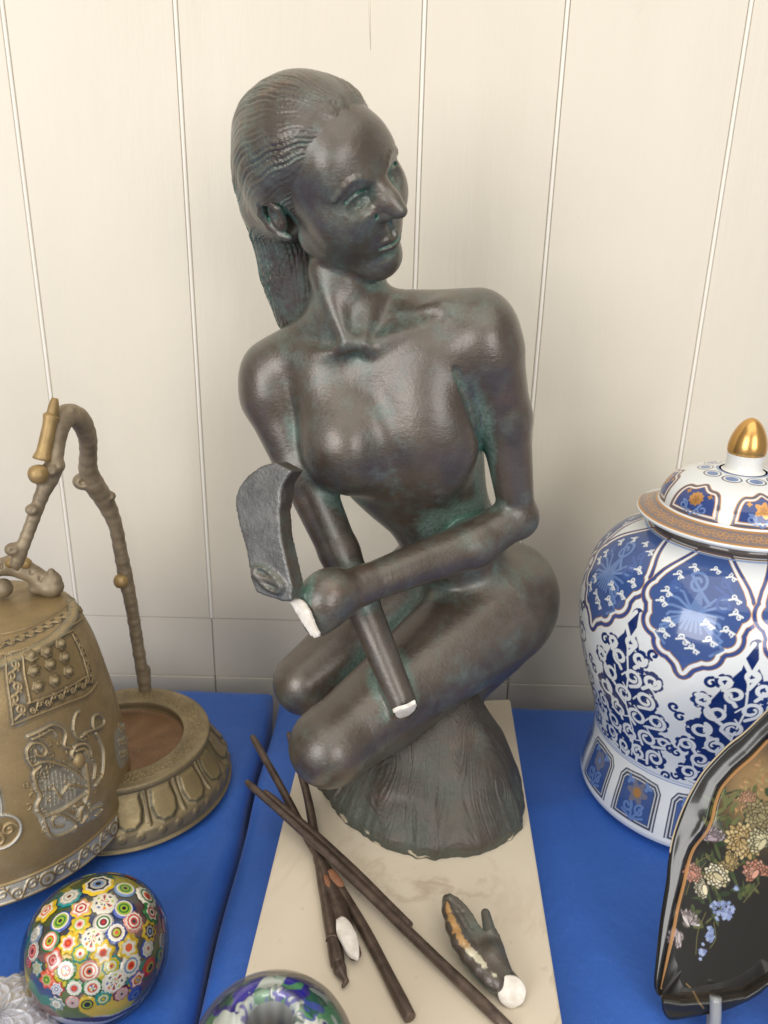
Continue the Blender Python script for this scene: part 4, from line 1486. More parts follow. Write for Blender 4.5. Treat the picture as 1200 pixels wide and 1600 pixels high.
# crown loop on the top
topz = bc[2] + 1.72 * BR * .97
tp = lambda x, y, dz=0: atz(x, y, topz + dz)
YC = tp(40, 922)[1] - .004
ca = lambda x, y, o=0.: at(x, y, YC + o)
cpts = [(84, 905, .0050), (80, 916, .0078), (66, 908, .0066), (52, 897, .0060), (36, 890, .0064), (14, 884, .0066), (-12, 888, .0066), (-36, 900, .0064), (-58, 918, .0080)]
CP = np.array([ca(x, y) for x, y, _ in cpts])
cr = SDF(CP.min(0) - .03, CP.max(0) + .03, .0009)
chain(cr, [(ca(x, y), q) for x, y, q in cpts], .004)
cr.add(rc(ca(58, 918), ca(84, 917), .0070, .0066, ((0, 0, 1), 1.5)), .003)
cr.add(rc(ca(84, 905), ca(80, 893), .0046, .0026), .003)
cr.add(rc(ca(44, 890), ca(34, 872), .0046, .0036), .003)
cr.add(rc(ca(16, 880), ca(22, 862), .0040, .0030), .003)
for x, y in ((62, 904), (48, 894), (26, 886), (0, 884)):
    cr.sub(ell(ca(x, y, -.0066), (.0016, .0026, .0030)), .001)
V, F = cr.mesh()
mesh_np('crown_loop', V, F, M_ARCH, bell)
V, F = tube(catmull([ca(12, 880, -.006), ca(30, 878, -.008), ca(48, 882, -.006)], 5), [.0032, .004, .0042, .004, .0035, .0035, .004, .0045, .004, .003], 10)
mesh_np('gilt_link', V, F, M_GILT, bell)
lathe_part('ball', ca(4, 919, -.010), [(.0002, -.0075), (.005, -.0055), (.0075, 0), (.005, .0055), (.0002, .0075)], M_ARCH, bell, 5, 24)

# --- stand: lotus foot and an arched branch
sc_ = atz(196, 1186, .022)
SR = 158 * pxm(sc_)
stand = empty('bell_stand', (sc_[0], sc_[1], 0), 'brass bell stand with a lotus-petal foot and a tall arched branch', 'stand')
sprof = [(.0, .004), (.93, .0), (1.0, .004), (1.0, .012), (.985, .016), (.93, .020), (.86, .030), (.81, .039), (.83, .042), (.83, .045), (.80, .0465), (.60, .0455), (.575, .0435), (.56, .036), (.3, .034), (.0, .034)]
SL = Lathe((sc_[0], sc_[1], .0004), [(a_ * SR, b_) for a_, b_ in sprof], 8)
ths = np.concatenate([np.linspace(-2.2, 1.9, 520), np.linspace(1.93, 2 * math.pi - 2.23, 60)])
l = np.linspace(0, SL.L[-1], 300)
r, z = SL.at_len(l)
U, Vv = np.meshgrid(ths * SR, l)
P = Paint(U, Vv, np.array((.27, .21, .115)))
za, zb = SL.len_of(.985 * SR, .016), SL.len_of(.81 * SR, .039)
NP = 18
for i in range(NP):
    c = (i + .5) * 2 * math.pi / NP
    if c > 1.9 * 1: c -= 2 * math.pi
    uu = c * SR; w = math.pi * SR / NP
    pet = np.array([(-.62, 1.0), (-.74, .55), (-.60, .18), (-.25, .02), (.25, .02), (.60, .18), (.74, .55), (.62, 1.0)])
    Q = np.stack([uu + pet[:, 0] * w, za + (zb - za) * (pet[:, 1] * .92 + .04)], -1)
    P.fill(Q, (.31, .235, .115), .0022, soft=.004)
    P.stroke(Q, .0018, (.105, .090, .055), .0002)
    P.stroke(np.array([(uu + w, za + (zb - za) * .1), (uu + w, za + (zb - za) * .98)]), .0032, (.17, .13, .07), .0014, dome=True)
    for s in (-.45, .45):
        P.disc((uu + s * w, (SL.len_of(SR, .008) + za) / 2 - .001), .0034, (.22, .165, .085), .0012, dome=True)
zr0, zr1 = SL.len_of(.79 * SR, .0465), SL.len_of(.60 * SR, .0455)
for i in range(130):
    c = -2.2 + i * 4.1 / 130
    P.stroke(spiral((c * SR, zr0 + (zr1 - zr0) * (.34 + .32 * (i % 2))), .0042, 1.0, i * 2.2, 1 if i % 2 else -1, .25, 12), .0011, (.24, .18, .09), .0007, dome=True)
# worn, coppery well in the middle
inw = Vv > SL.len_of(.565 * SR, .038)
P.C[inw] = np.array((.235, .125, .060))
nz = np.array([[mnoise.noise(Vector((.05 * math.cos(a) * 60, .05 * math.sin(a) * 60, b * 50))) for a in ths[::6]] for b in l[::6]])
nz = nz.repeat(6, 0)[:len(l)].repeat(6, 1)[:, :len(ths)]
P.C *= (1 + .28 * nz[..., None])
pts = SL.points(ths, r, z, P.H.astype(float))
mesh_np('foot', pts.reshape(-1, 3), grid_faces(len(l), len(ths), True), M_BELL, stand, col=P.C.reshape(-1, 3))
# the arch leaves the back of the foot, climbs, and leans over towards the bell
Yb = atz(232, 1078, .046)[1]
Yt = bc[1] + .02
pix = [(226, 1078, Yb, .0052), (222, 1050, Yb - .001, .0056), (214, 1000, Yb - .002, .0056), (206, 950, Yb - .004, .0056), (196, 900, Yb - .006, .0064), (188, 860, Yb - .010, .0058), (180, 820, Yb - .014, .0058),
       (165, 785, Yb - .02, .0076), (148, 758, Yb - .03, .0085), (138, 735, Yb - .036, .0075), (138, 705, Yb - .042, .0066), (136, 680, Yb - .048, .0070), (124, 655, Yb - .056, .0080), (106, 648, Yb - .066, .0082), (94, 662, Yb - .074, .0078),
       (88, 690, Yb - .080, .0066), (86, 715, Yb - .085, .0056), (78, 745, Yb - .090, .0070), (66, 772, Yb - .095, .0052), (54, 805, Yb - .10, .0046), (44, 832, Yb - .103, .0044), (34, 858, Yb - .106, .0046), (26, 880, Yb - .108, .0048)]
AP = np.array([at(a_, b_, c_) for a_, b_, c_, d_ in pix]); AR = np.array([d_ for *_, d_ in pix]) * .92
S = SDF(AP.min(0) - .02, AP.max(0) + .02, .0010)
cp = catmull(AP, 5); cr_ = np.interp(np.linspace(0, len(AR) - 1, len(cp)), np.arange(len(AR)), AR)
for i in range(len(cp) - 1):
    kn = .00030 * math.sin(i * 2.5)
    S.add(rc(cp[i], cp[i + 1], cr_[i] + kn, cr_[i + 1] - kn), .0012)
for x, y, i, rr_, ox in ((130, 752, 8, .0080, -.004), (172, 775, 7, .0045, .006), (64, 742, 17, .0078, -.006), (88, 728, 16, .006, .002), (50, 796, 19, .0046, -.004), (20, 858, 21, .0055, -.006), (110, 640, 13, .0035, .002), (80, 735, 17, .005, 0)):
    c = at(x, y, pix[i][2] - .003)
    S.add(ell(c, (rr_, rr_, rr_ * .85)), .002)
    S.sub(ell(c + np.array([.002, -rr_, .001]), (rr_ * .35, rr_ * .4, rr_ * .35)), .001)
S.add(rc(at(231, 1078, Yb), at(229, 1046, Yb), .0028, .0035), .002)
V, F = S.mesh()
mesh_np('arch_branch', V, F, M_ARCH, stand)
lathe_part('knot', at(189, 908, Yb - .012), [(.0002, -.006), (.0045, -.0045), (.0062, 0), (.0045, .0048), (.0002, .0062)], M_GILT, stand, 4, 20)
lathe_part('knot', at(60, 741, pix[17][2] - .009), [(.0002, -.0065), (.005, -.005), (.0070, 0), (.005, .0052), (.0002, .0066)], M_GILT, stand, 4, 20)
V, F = tube(catmull([at(66, 718, Yb - .091), at(72, 690, Yb - .088), at(80, 652, Yb - .083), at(82, 645, Yb - .082), at(86, 622, Yb - .079)], 5), np.interp(np.linspace(0, 1, 20), [0, .06, .12, .45, .52, .58, .64, .9, 1], [.0066, .0060, .0050, .0046, .0056, .0054, .0040, .0036, .0022]), 14)
mesh_np('gilt_finial', V, F, M_GILT, stand)
# ------------------------------------------------------------------ blue and white ginger jar
WHITE = np.array(srgb(226, 230, 232)); NAVY = np.array(srgb(24, 46, 104)); NAVY2 = np.array(srgb(44, 64, 120))
MIDB = np.array(srgb(62, 88, 146)); SKYB = np.array(srgb(104, 132, 184)); PALEB = np.array(srgb(150, 172, 214)); GOLD = np.array(srgb(205, 150, 88)); GREYB = np.array(srgb(92, 96, 120))


def porcelain():
    m = MB('glazed_porcelain')
    a = m.attr('paint'); g = m.attr('gold').outputs['Fac']
    m.col(a.outputs['Color'])
    m.l(m.math('MULTIPLY', g, .75), m.b.inputs['Metallic'])
    m.l(m.mapr(g, 0, 1, .14, .30), m.b.inputs['Roughness'])
    m.b.inputs['Coat Weight'].default_value = .5
    m.b.inputs['Coat Roughness'].default_value = .03
    m.nor(m.bump(m.noise(18, 2), .03, .003))
    return m.m


M_PORC = porcelain()
jc = atz(1070, 1224, 0)
jar = empty('ginger_jar', tuple(jc), 'tall blue and white porcelain jar with a lid and gold finial, standing by the wall', 'jar')
K = jc[1] / .553
# half widths read off the outline
jprof = [(.0, .004), (.070, .004), (.079, .0), (.0845, .001), (.0868, .005), (.0868, .009), (.0850, .022), (.0815, .038), (.0795, .052), (.0802, .058), (.0845, .076), (.0915, .098), (.0985, .122), (.1030, .145), (.1042, .165), (.1015, .186), (.0940, .205), (.0800, .221), (.0640, .2300), (.0570, .2325), (.0545, .2345), (.0540, .2420)]
JL = Lathe((jc[0], jc[1], 0.0002), [(a * K, b * K) for a, b in jprof], 8)
ang0 = math.atan2(-jc[1], -jc[0])
th = np.concatenate([np.linspace(ang0 - 1.75, ang0 + 1.55, 800), np.linspace(ang0 + 1.58, ang0 - 1.78 + 2 * math.pi, 40)])
l = np.linspace(0, JL.L[-1], 620)
r, z = JL.at_len(l)
JR = .1 * K
U, Vv = np.meshgrid(th * JR, l)
P = Paint(U, Vv, WHITE)
def unw(t):
    while t < th[0] - .2: t += 2 * math.pi
    while t > th[0] - .2 + 2 * math.pi: t -= 2 * math.pi
    return t
def hj(x, y, LT=None):
    q = (LT or JL).hit(x, y)
    return np.array([unw(q[0]) * JR, q[1]])
tj = lambda pts: np.array([hj(880 + x / 2.319, 640 + y / 2.319) for x, y in pts])
tjs = lambda pts, n=6: catmull(tj(pts), n)
lenz = lambda rr, zz: JL.len_of(rr * K, zz * K)
full = lambda v: np.array([(th[0] * JR - .01, v), (th[799] * JR + .01, v)])
SP = 2 * math.pi * JR / 8          # eight lappets and sprays round the jar
SPF = 2 * math.pi * JR / 12

# traced lappet (centre one), repeated round
ux = hj(1066, 1050)[0]
vtop = lenz(.0600, .2312); vbot = hj(1066, 1052)[1]
vmid = (vtop + vbot) / 2
LH = vtop - vbot; HWD = SP / 2


def lappet(uc, g, col, gold):
    q = lambda x, y: (uc + x * HWD, vtop - y * LH)
    top = [q(-.40, 0), q(-.62, .16), q(-.86, .36), q(-.80, .55), q(-.6, .72), q(-.3, .86), q(-.10, .93), q(0, 1.0), q(.10, .93), q(.3, .86), q(.6, .72), q(.80, .55), q(.86, .36), q(.62, .16), q(.40, 0)]
    P.fill(catmull(np.array(top), 3), col, grow=g, gold=gold)
    for s_ in (-1, 1):
        for x, y, rr in ((.74, .46, .20), (.56, .66, .19), (.30, .80, .17)):
            P.disc(q(s_ * x, y), rr * HWD + g, col, gold=gold)


def phoenix(c, s):
    R = lambda x, y: (c[0] + x * s, c[1] + y * s)
    P.stroke(spiral(R(-.12, .50), .26 * s, 1.3, 2.5, -1, .3, 26, R(.25, .1)), .07 * s, SKYB)
    P.fill([R(.05, .3), R(.12, .0), R(.05, -.25), R(-.08, -.25), R(-.12, .0), R(-.05, .3)], SKYB * .9)
    for sg in (-1, 1):
        for k in range(7):
            a = -.5 + k * .16
            x0, y0 = sg * .10, -.05 - k * .03
            P.stroke([R(x0, y0), R(sg * (.35 + .05 * k), y0 + .28 - .13 * k), R(sg * (.62 - .03 * k), y0 + .34 - .17 * k)], .055 * s, SKYB * (.95 + .1 * (k % 2)))
    for k in range(5): P.stroke([R(-.1 + .05 * k, -.2), R(-.2 + .1 * k, -.5)], .05 * s, SKYB)
    P.stroke(spiral(R(.55, .15), .2 * s, 1.2, 1, 1, .3, 20, R(.3, .5)), .06 * s, MIDB * 1.25)
    P.stroke(spiral(R(.48, .62), .14 * s, 1.1, 2, -1, .3, 18, R(.7, .4)), .05 * s, MIDB * 1.25)
    P.stroke(spiral(R(-.55, .30), .15 * s, 1.1, 2, 1, .3, 18, R(-.6, -.1)), .05 * s, MIDB * 1.25)
    rr = random.Random(int(abs(c[0]) * 1e4))
    for (x, y) in ((-.62, .55), (-.70, .12), (-.72, -.1), (.75, .30), (.80, .0), (.30, -.30), (-.45, -.45), (-.1, -.72), (.4, -.62), (.62, .78), (-.35, .82), (.2, .9), (.68, -.35), (-.5, -.7), (.1, -.86)):
        sg = rr.choice((-1, 1))
        P.stroke([R(x - .13, y - .02), R(x, y + .03), R(x + .13, y - .03)], .04 * s, WHITE * .97)
        P.stroke(spiral(R(x - .03, y + .05), .065 * s, 1., rr.random() * 6, sg, .3, 12), .030 * s, WHITE * .97)
        P.stroke(spiral(R(x + .06, y - .05), .05 * s, .9, rr.random() * 6, -sg, .3, 12), .028 * s, WHITE * .97)


def spray(u0, vb, vt, w):
    """dark blue scrolling leaf spray, white curls reserved in it"""
    R = lambda x, y: (u0 + x * w, vb + y * (vt - vb))
    cur = [(-.58, .09, .17, 1), (-.20, .06, .15, -1), (.20, .08, .16, 1), (.58, .10, .17, -1), (-.42, .22, .18, -1), (.02, .21, .18, 1), (.42, .24, .18, -1), (.74, .26, .13, 1), (-.70, .32, .14, 1), (-.22, .36, .18, 1), (.22, .38, .18, -1), (.60, .41, .16, 1), (-.52, .47, .17, -1),
           (-.04, .51, .17, -1), (.38, .54, .17, 1), (-.34, .61, .16, 1), (.14, .66, .16, 1), (-.58, .68, .12, -1), (.48, .69, .14, -1), (-.14, .75, .14, -1), (.24, .80, .12, -1), (-.32, .82, .10, 1), (.04, .87, .10, 1)]
    P.fill(catmull(np.array([R(-.40, 0), R(-.70, .06), R(-.66, .2), R(-.58, .4), R(-.56, .58), R(-.34, .78), R(-.08, .92), R(.12, .92), R(.32, .76), R(.56, .58), R(.56, .42), R(.68, .28), R(.68, .08), R(.4, 0)]), 4), NAVY, soft=.0008)
    for x, y, q, sg in cur:
        for k in range(7):
            a = k * 2 * math.pi / 7 + x * 5
            c = np.array(R(x, y)) + q * w * 1.05 * np.array([math.cos(a), math.sin(a)])
            P.disc(c, q * w * .46, NAVY * (.9 + .35 * ((k * 37 + int(x * 100)) % 5) / 5), soft=.0006)
        P.disc(R(x, y), q * w * 1.34, NAVY, lobes=7, amp=.08, ph=x * 9, soft=.0006)
    P.stroke([R(-.05, .80), R(0, .93), R(.05, 1.04)], w * .22, NAVY)
    for sg in (-1, 1): P.stroke([R(.03, .88), R(sg * .13, .97), R(.05 + sg * .05, 1.05)], w * .07, WHITE)
    P.stroke([R(.02, .03), R(.10, .25), R(-.02, .45), R(.06, .65), R(0, .85)], w * .035, WHITE)
    for x, y, q, sg in cur:
        c = R(x, y)
        P.stroke(spiral(c, q * w * 1.02, 1.25, x * 4 + y * 7, sg, .34, 30, R(x * .7, y - .07)), w * .066, WHITE)
        P.disc(c, q * w * .30, NAVY, lobes=3, amp=.3, ph=x * 7)
        a = x * 4 + y * 7
        P.disc((c[0] + q * w * 1.15 * math.cos(a + 2), c[1] + q * w * 1.15 * math.sin(a + 2)), q * w * .13, WHITE, lobes=3, amp=.5, ph=a)
        P.stroke([(c[0] + q * w * .9 * math.cos(a + 4), c[1] + q * w * .9 * math.sin(a + 4)), (c[0] + q * w * 1.4 * math.cos(a + 4.5), c[1] + q * w * 1.4 * math.sin(a + 4.5))], w * .03, WHITE)
    for x, y, rot in ((-.85, .22, .6), (.9, .24, -.6), (-.86, .52, .4), (.88, .58, -.4), (-.5, .80, .5), (.46, .86, -.6), (-.8, .03, 1), (.85, 0, -1)):
        c = R(x, y)
        P.stroke(spiral(c, w * .10, .9, rot * 3, 1 if rot > 0 else -1, .3, 14), w * .055, NAVY)


vw = lenz(.0797, .055)
for k in range(-4, 5):
    uc = ux + k * SP
    if not (th[0] * JR - SP < uc < th[799] * JR + SP): continue
    for g, c, au in ((.0054, GOLD, 1.), (.0049, NAVY2 * 1.3, 0.), (.0024, GOLD, 1.), (.0019, WHITE, 0.), (-.0008, GOLD, 1.), (-.0014, MIDB * .95, 0.)):
        lappet(uc, g, c, au)
    phoenix((uc, vmid + .002), SP * .42)
    spray(uc + SP / 2, vw + .004, vbot + .024, SP * .54)
# waist lines and foot panels
for v, w, c in ((vw + .0015, .0009, PALEB), (vw - .0012, .0007, SKYB), (lenz(.0868, .007), .0010, PALEB)):
    P.stroke(full(v), w, c)
fb, ft = lenz(.0866, .0115), lenz(.0800, .0495)
for k in range(-6, 7):
    uc = ux + (k + .5) * SPF
    w = SPF * .385; hgt = ft - fb
    Q = np.array([(-w, fb - .003), (-w, fb + hgt * .78), (-w * .8, fb + hgt * .93), (0, ft - .001), (w * .8, fb + hgt * .93), (w, fb + hgt * .78), (w, fb - .003)]) + [uc, 0]
    P.fill(Q, GREYB * .6, grow=.0016); P.fill(Q, WHITE * .8, grow=.0002); P.fill(Q, GREYB * .45, grow=-.0012); P.fill(Q, WHITE * .8, grow=-.0030); P.fill(Q, GREYB * .5, grow=-.0040); P.fill(Q, MIDB * .95, grow=-.0047)
    c = (uc, fb + hgt * .60)
    if k % 2:
        P.disc(c, w * .42, (.16, .16, .22), lobes=6, amp=.25); P.disc(c, w * .2, GOLD * .6)
    else:
        for a in range(5): P.disc((c[0] + w * .24 * math.cos(a * 1.26), c[1] + w * .24 * math.sin(a * 1.26)), w * .19, (.15, .17, .26))
        P.disc(c, w * .12, SKYB)
    for sg in (-1, 1):
        P.stroke(spiral((uc + sg * w * .3, fb + hgt * .25), w * .26, 1.1, 1, sg, .3, 18, (uc, fb)), w * .10, SKYB)
        P.stroke([(uc, fb), (uc + sg * w * .5, fb + hgt * .12)], w * .10, SKYB)
        P.disc((uc + sg * w * .45, fb + hgt * .80), w * .16, SKYB, lobes=3, amp=.4)
P.fill(np.array([(th[0] * JR - .02, 0), (th[799] * JR + .02, 0), (th[799] * JR + .02, fb - .0022), (th[0] * JR - .02, fb - .0022)]), WHITE)
# collar under the lid
vc = lenz(.0600, .2312)
P.stroke(full((vc + JL.L[-1]) / 2 + .003), JL.L[-1] - vc, (.13, .11, .10)); P.stroke(full(vc + .001), .0012, GOLD, gold=1.); P.stroke(full(vc - .0015), .0014, PALEB)
pts = JL.points(th, r, z)
mesh_np('body', pts.reshape(-1, 3), grid_faces(len(l), len(th), True), M_PORC, jar, col=P.C.reshape(-1, 3), attrs={'gold': P.G.ravel()})

# lid
lprof = [(.0540, .2395), (.0640, .2400), (.0680, .2408), (.0698, .2425), (.0695, .2440), (.0650, .2462), (.0570, .2500), (.0548, .2515), (.0545, .2535), (.0535, .2580), (.0505, .2640), (.0440, .2705), (.0340, .2750), (.0230, .2772), (.0165, .2778)]
lid = Lathe((jc[0], jc[1], 0.0002), [(a * K, b * K) for a, b in lprof], 8)
l = np.linspace(0, lid.L[-1], 300)
r, z = lid.at_len(l)
th2 = np.concatenate([np.linspace(ang0 - 1.75, ang0 + 1.75, 560), np.linspace(ang0 + 1.78, ang0 - 1.78 + 2 * math.pi, 40)])
RL = .05 * K
U, Vv = np.meshgrid(th2 * RL, l)
P = Paint(U, Vv, WHITE)
ll = lambda rr, zz: lid.len_of(rr * K, zz * K)
full = lambda v: np.array([(th2[0] * RL - .01, v), (th2[559] * RL + .01, v)])
va, vb = ll(.0690, .2445), ll(.0560, .2507)
P.stroke(full((va + vb) / 2), vb - va - .001, (.20, .155, .15))
for i in range(90):
    P.stroke(spiral(((ang0 - 1.75 + i * 3.5 / 90) * RL, (va + vb) / 2 + .0015 * (-1) ** i), .0022, 1, i * 1.9, (-1) ** i, .3, 12), .0006, GOLD * .8)
for v in (va + .0002, vb - .0004): P.stroke(full(v), .0016, GOLD, gold=1.)
v0, v1 = ll(.0546, .2530), ll(.0350, .2748)
S6 = 2 * math.pi * RL / 7
hl = lambda x, y: (lambda q: np.array([(q[0] if q[0] > th2[0] - .3 else q[0] + 2 * math.pi) * RL, q[1]]))(lid.hit(880 + x / 2.319, 640 + y / 2.319))
u1 = hl(455, 390)[0]
for k in range(-5, 6):
    uc = u1 + k * S6; hgt = v1 - v0; w = S6 * .40
    Q = catmull(np.array([(-w, v0), (-w * .92, v0 + hgt * .45), (-w * .72, v0 + hgt * .66), (-w * .36, v0 + hgt * .70), (0, v0 + hgt * .84), (w * .36, v0 + hgt * .70), (w * .72, v0 + hgt * .66), (w * .92, v0 + hgt * .45), (w, v0)]), 4) + [uc, 0]
    P.fill(Q, GOLD, grow=.0012, gold=1.); P.fill(Q, (.10, .11, .17), grow=.0006, gold=0.); P.fill(Q, GOLD, grow=-.0010, gold=1.); P.fill(Q, WHITE, grow=-.0014, gold=0.); P.fill(Q, GOLD, grow=-.0026, gold=1.); P.fill(Q, NAVY2 * 1.2, grow=-.0032, gold=0.)
    c = (uc, v0 + hgt * .40)
    for sg in (-1, 1):
        P.stroke(spiral((uc + sg * w * .40, v0 + hgt * .18), w * .20, 1.1, 2, sg, .3, 14, (uc, v0)), .0012, SKYB)
        P.stroke([(uc + sg * w * .1, v0 + hgt * .1), (uc + sg * w * .3, v0 + hgt * .05)], .0012, PALEB)
        P.disc((uc + sg * w * .5, v0 + hgt * .52), .0016, GOLD, lobes=4, amp=.3, gold=1.)
    P.disc(c, .0052, GOLD, lobes=10 if k % 2 == 0 else 5, amp=.10 if k % 2 == 0 else .25, gold=.7); P.disc(c, .0022, GOLD * .7, lobes=5, amp=.3)
S9 = 2 * math.pi * RL / 10
v2 = ll(.0255, .2768)
for k in range(-7, 8):
    P.disc((u1 + (k + .5) * S9, v2), S9 * .44, GREYB, asp=.42); P.disc((u1 + (k + .5) * S9, v2), S9 * .36, WHITE, asp=.42); P.disc((u1 + (k + .5) * S9, v2), S9 * .28, SKYB * .9, asp=.4)
P.stroke(full(ll(.0172, .2778)), .0022, SKYB)
lidm = mesh_np('lid', lid.points(th2, r, z).reshape(-1, 3), grid_faces(len(l), len(th2), True), M_PORC, jar, col=P.C.reshape(-1, 3), attrs={'gold': P.G.ravel()})
mw = MB('plain_white_porcelain'); mw.set(Roughness=.15); mw.b.inputs['Base Color'].default_value = (*srgb(236, 236, 232), 1)
mw.b.inputs['Coat Weight'].default_value = .4
mgd = MB('gilded_porcelain'); mgd.set(Roughness=.27, Metallic=.9); mgd.b.inputs['Base Color'].default_value = (.72, .42, .14, 1)
mgd.nor(mgd.bump(mgd.noise(120, 3), .06, .001))
o = lathe_part('finial_stem', (jc[0], jc[1], .0004), [(a * K, b * K) for a, b in ((.0150, .2775), (.0132, .2790), (.0124, .2830), (.0127, .2880), (.0131, .2894), (.0126, .2901), (.008, .2903))], mw.m, lidm, 6, 48)
o = lathe_part('finial_tip', (jc[0], jc[1], .0006), [(a * K, b * K) for a, b in ((.0112, .2895), (.0128, .2905), (.0133, .2935), (.0128, .2985), (.0110, .3045), (.0082, .3100), (.0048, .3140), (.0016, .3158), (.0002, .3160))], mgd.m, lidm, 6, 48)
# ------------------------------------------------------------------ black lacquer plate on its stand
TN = unit((-.34, -.82, .46))
TP = atz(1052, 1566, .010)
TX = unit(np.cross((0, 0, 1), TN)); TX = TX if TX[0] > 0 else -TX
TY = unit(np.cross(TN, TX)); TY = TY if TY[2] > 0 else -TY


def tpl(x, y, off=0.):
    d = ray(x, y); c = TP + TN * off
    p = CAMP + d * (np.dot(c - CAMP, TN) / np.dot(d, TN))
    return np.array([(p - TP) @ TX, (p - TP) @ TY])


def t3(q, off=0.):
    q = np.asarray(q); off = np.asarray(off)
    return TP + q[..., :1] * TX + q[..., 1:2] * TY + off[..., None] * TN


tz = lambda pts: [(1000 + x / 3.2, 1100 + y / 3.2) for x, y in pts]
outer = tz([(660, 0), (560, 100), (505, 150), (440, 200), (370, 270), (310, 340), (255, 430), (215, 510), (180, 600), (155, 690), (140, 790), (130, 890), (112, 1000), (95, 1120), (78, 1290), (70, 1390), (84, 1440), (105, 1465), (112, 1520), (135, 1562), (170, 1574), (260, 1560), (340, 1545)])
outer += [(1130, 1578), (1160, 1566), (1185, 1552), (1203, 1538), (1225, 1548), (1260, 1560), (1300, 1556), (1330, 1535), (1338, 1500), (1352, 1480), (1352, 1440), (1348, 1380), (1338, 1330), (1318, 1260), (1290, 1190), (1255, 1130), (1225, 1100)]
gold = tz([(640, 185), (560, 270), (480, 340), (410, 420), (378, 500), (362, 570), (332, 640), (272, 720), (245, 790), (220, 900), (190, 1020), (165, 1150), (140, 1270), (112, 1420)])
O2 = np.array([tpl(*p) for p in outer]); G2 = np.array([tpl(*p) for p in gold])
Oc = catmull(np.vstack([O2, O2[:1]]), 16)[:-1]
cenT = O2.mean(0)
no = len(Oc)
ns = 230
sv = np.linspace(0, 1, ns) ** .8
Q = cenT + (Oc - cenT)[None] * sv[:, None, None]
edge = np.linalg.norm((Oc - cenT)[None] * (1 - sv)[:, None, None], axis=-1)
m = MB('black_lacquer')
a_ = m.attr('paint'); g_ = m.attr('gold').outputs['Fac']
m.col(a_.outputs['Color']); m.set(Roughness=.2)
m.l(m.math('MULTIPLY', g_, .7), m.b.inputs['Metallic'])
m.b.inputs['Coat Weight'].default_value = .5; m.b.inputs['Coat Roughness'].default_value = .05
m.nor(m.bump(m.noise(30, 3), .05, .002))
M_LAC = m.m
P = Paint(Q[..., 0], Q[..., 1], np.array((.012, .011, .009)))
U, Vv = P.U, P.V
# rim profile: flared flange, then a step down to the well
Gx = np.vstack([G2, [tpl(1030, 1552), tpl(1060, 1552), tpl(1130, 1552)]])
dG = P.dpoly(G2, U, V=Vv)
poly_in = np.vstack([G2, [tpl(1036, 1552), tpl(1062, 1556), tpl(1110, 1553), tpl(1160, 1545), tpl(1200, 1520), tpl(1300, 1520), tpl(1330, 1420), tpl(1310, 1300), tpl(1270, 1190), tpl(1230, 1130)]])
ins = np.zeros(U.shape, bool)
for i in range(len(poly_in)):
    p, q = poly_in[i], poly_in[(i + 1) % len(poly_in)]
    ins ^= ((p[1] > Vv) != (q[1] > Vv)) & (U < (q[0] - p[0]) * (Vv - p[1]) / ((q[1] - p[1]) or 1e-12) + p[0])
dI = P.dpoly(poly_in, U, Vv, True) * np.where(ins, -1, 1)
flange = np.clip((dI + .002) / .006, 0, 1); flange = flange * flange * (3 - 2 * flange)
off = -.003 + .0060 * flange - .0012 * np.clip(1 - edge / .003, 0, 1) ** 2 + .0008 * np.exp(-((dI - .0035) / .003) ** 2)
lobe = np.exp(-((np.hypot(*(np.stack([U, Vv], -1) - tpl(1100, 1290)).transpose(2, 0, 1))) / .010) ** 2)
off = off + .0022 * lobe
# ground colour: brown gold haze of the painted meadow, fading to black
hz = np.exp(-((U - tpl(1195, 1240)[0]) ** 2 + (Vv - tpl(1195, 1240)[1]) ** 2) / .022 ** 2) * ins
P.C += np.clip(hz * 1.3, 0, .9)[..., None] * (np.array((.27, .18, .075)) - P.C)
hz = np.exp(-((U - tpl(1150, 1210)[0]) ** 2 / .012 ** 2 + (Vv - tpl(1185, 1190)[1]) ** 2 / .016 ** 2)) * ins
P.C += (hz * .5)[..., None] * (np.array((.30, .17, .07)) - P.C)
tzp = lambda x, y: tpl(1000 + x / 3.2, 1100 + y / 3.2)
sc1 = np.linalg.norm(tzp(300, 800) - tzp(400, 800)) / 100       # metres per crop pixel
RR = random.Random(11)


def leaf(x, y, L, w, rot, col):
    c = tzp(x, y)
    P.disc(c, w * sc1, col, asp=L / w, rot=rot - math.pi / 2, soft=.0003)


def petals(x, y, R, n, L, w, cols, a0=0, a1=6.283, r0=.2):
    """flower head built of overlapping petals, outer rows first"""
    c = tzp(x, y)
    for row in range(4):
        rr = R * (1 - row * .25)
        for k in range(n):
            a = a0 + (a1 - a0) * (k + .5 * (row % 2)) / n + RR.uniform(-.1, .1)
            p = c + rr * sc1 * .75 * np.array([math.cos(a), math.sin(a)])
            col = np.array(cols[RR.randrange(len(cols))]) * RR.uniform(.75, 1.1)
            P.disc(p, w * sc1 * 1.25, np.array((.03, .025, .015)), asp=L / w, rot=a - math.pi / 2, soft=.0003)
            P.disc(p, w * sc1, col, asp=L / w, rot=a - math.pi / 2, soft=.0003)


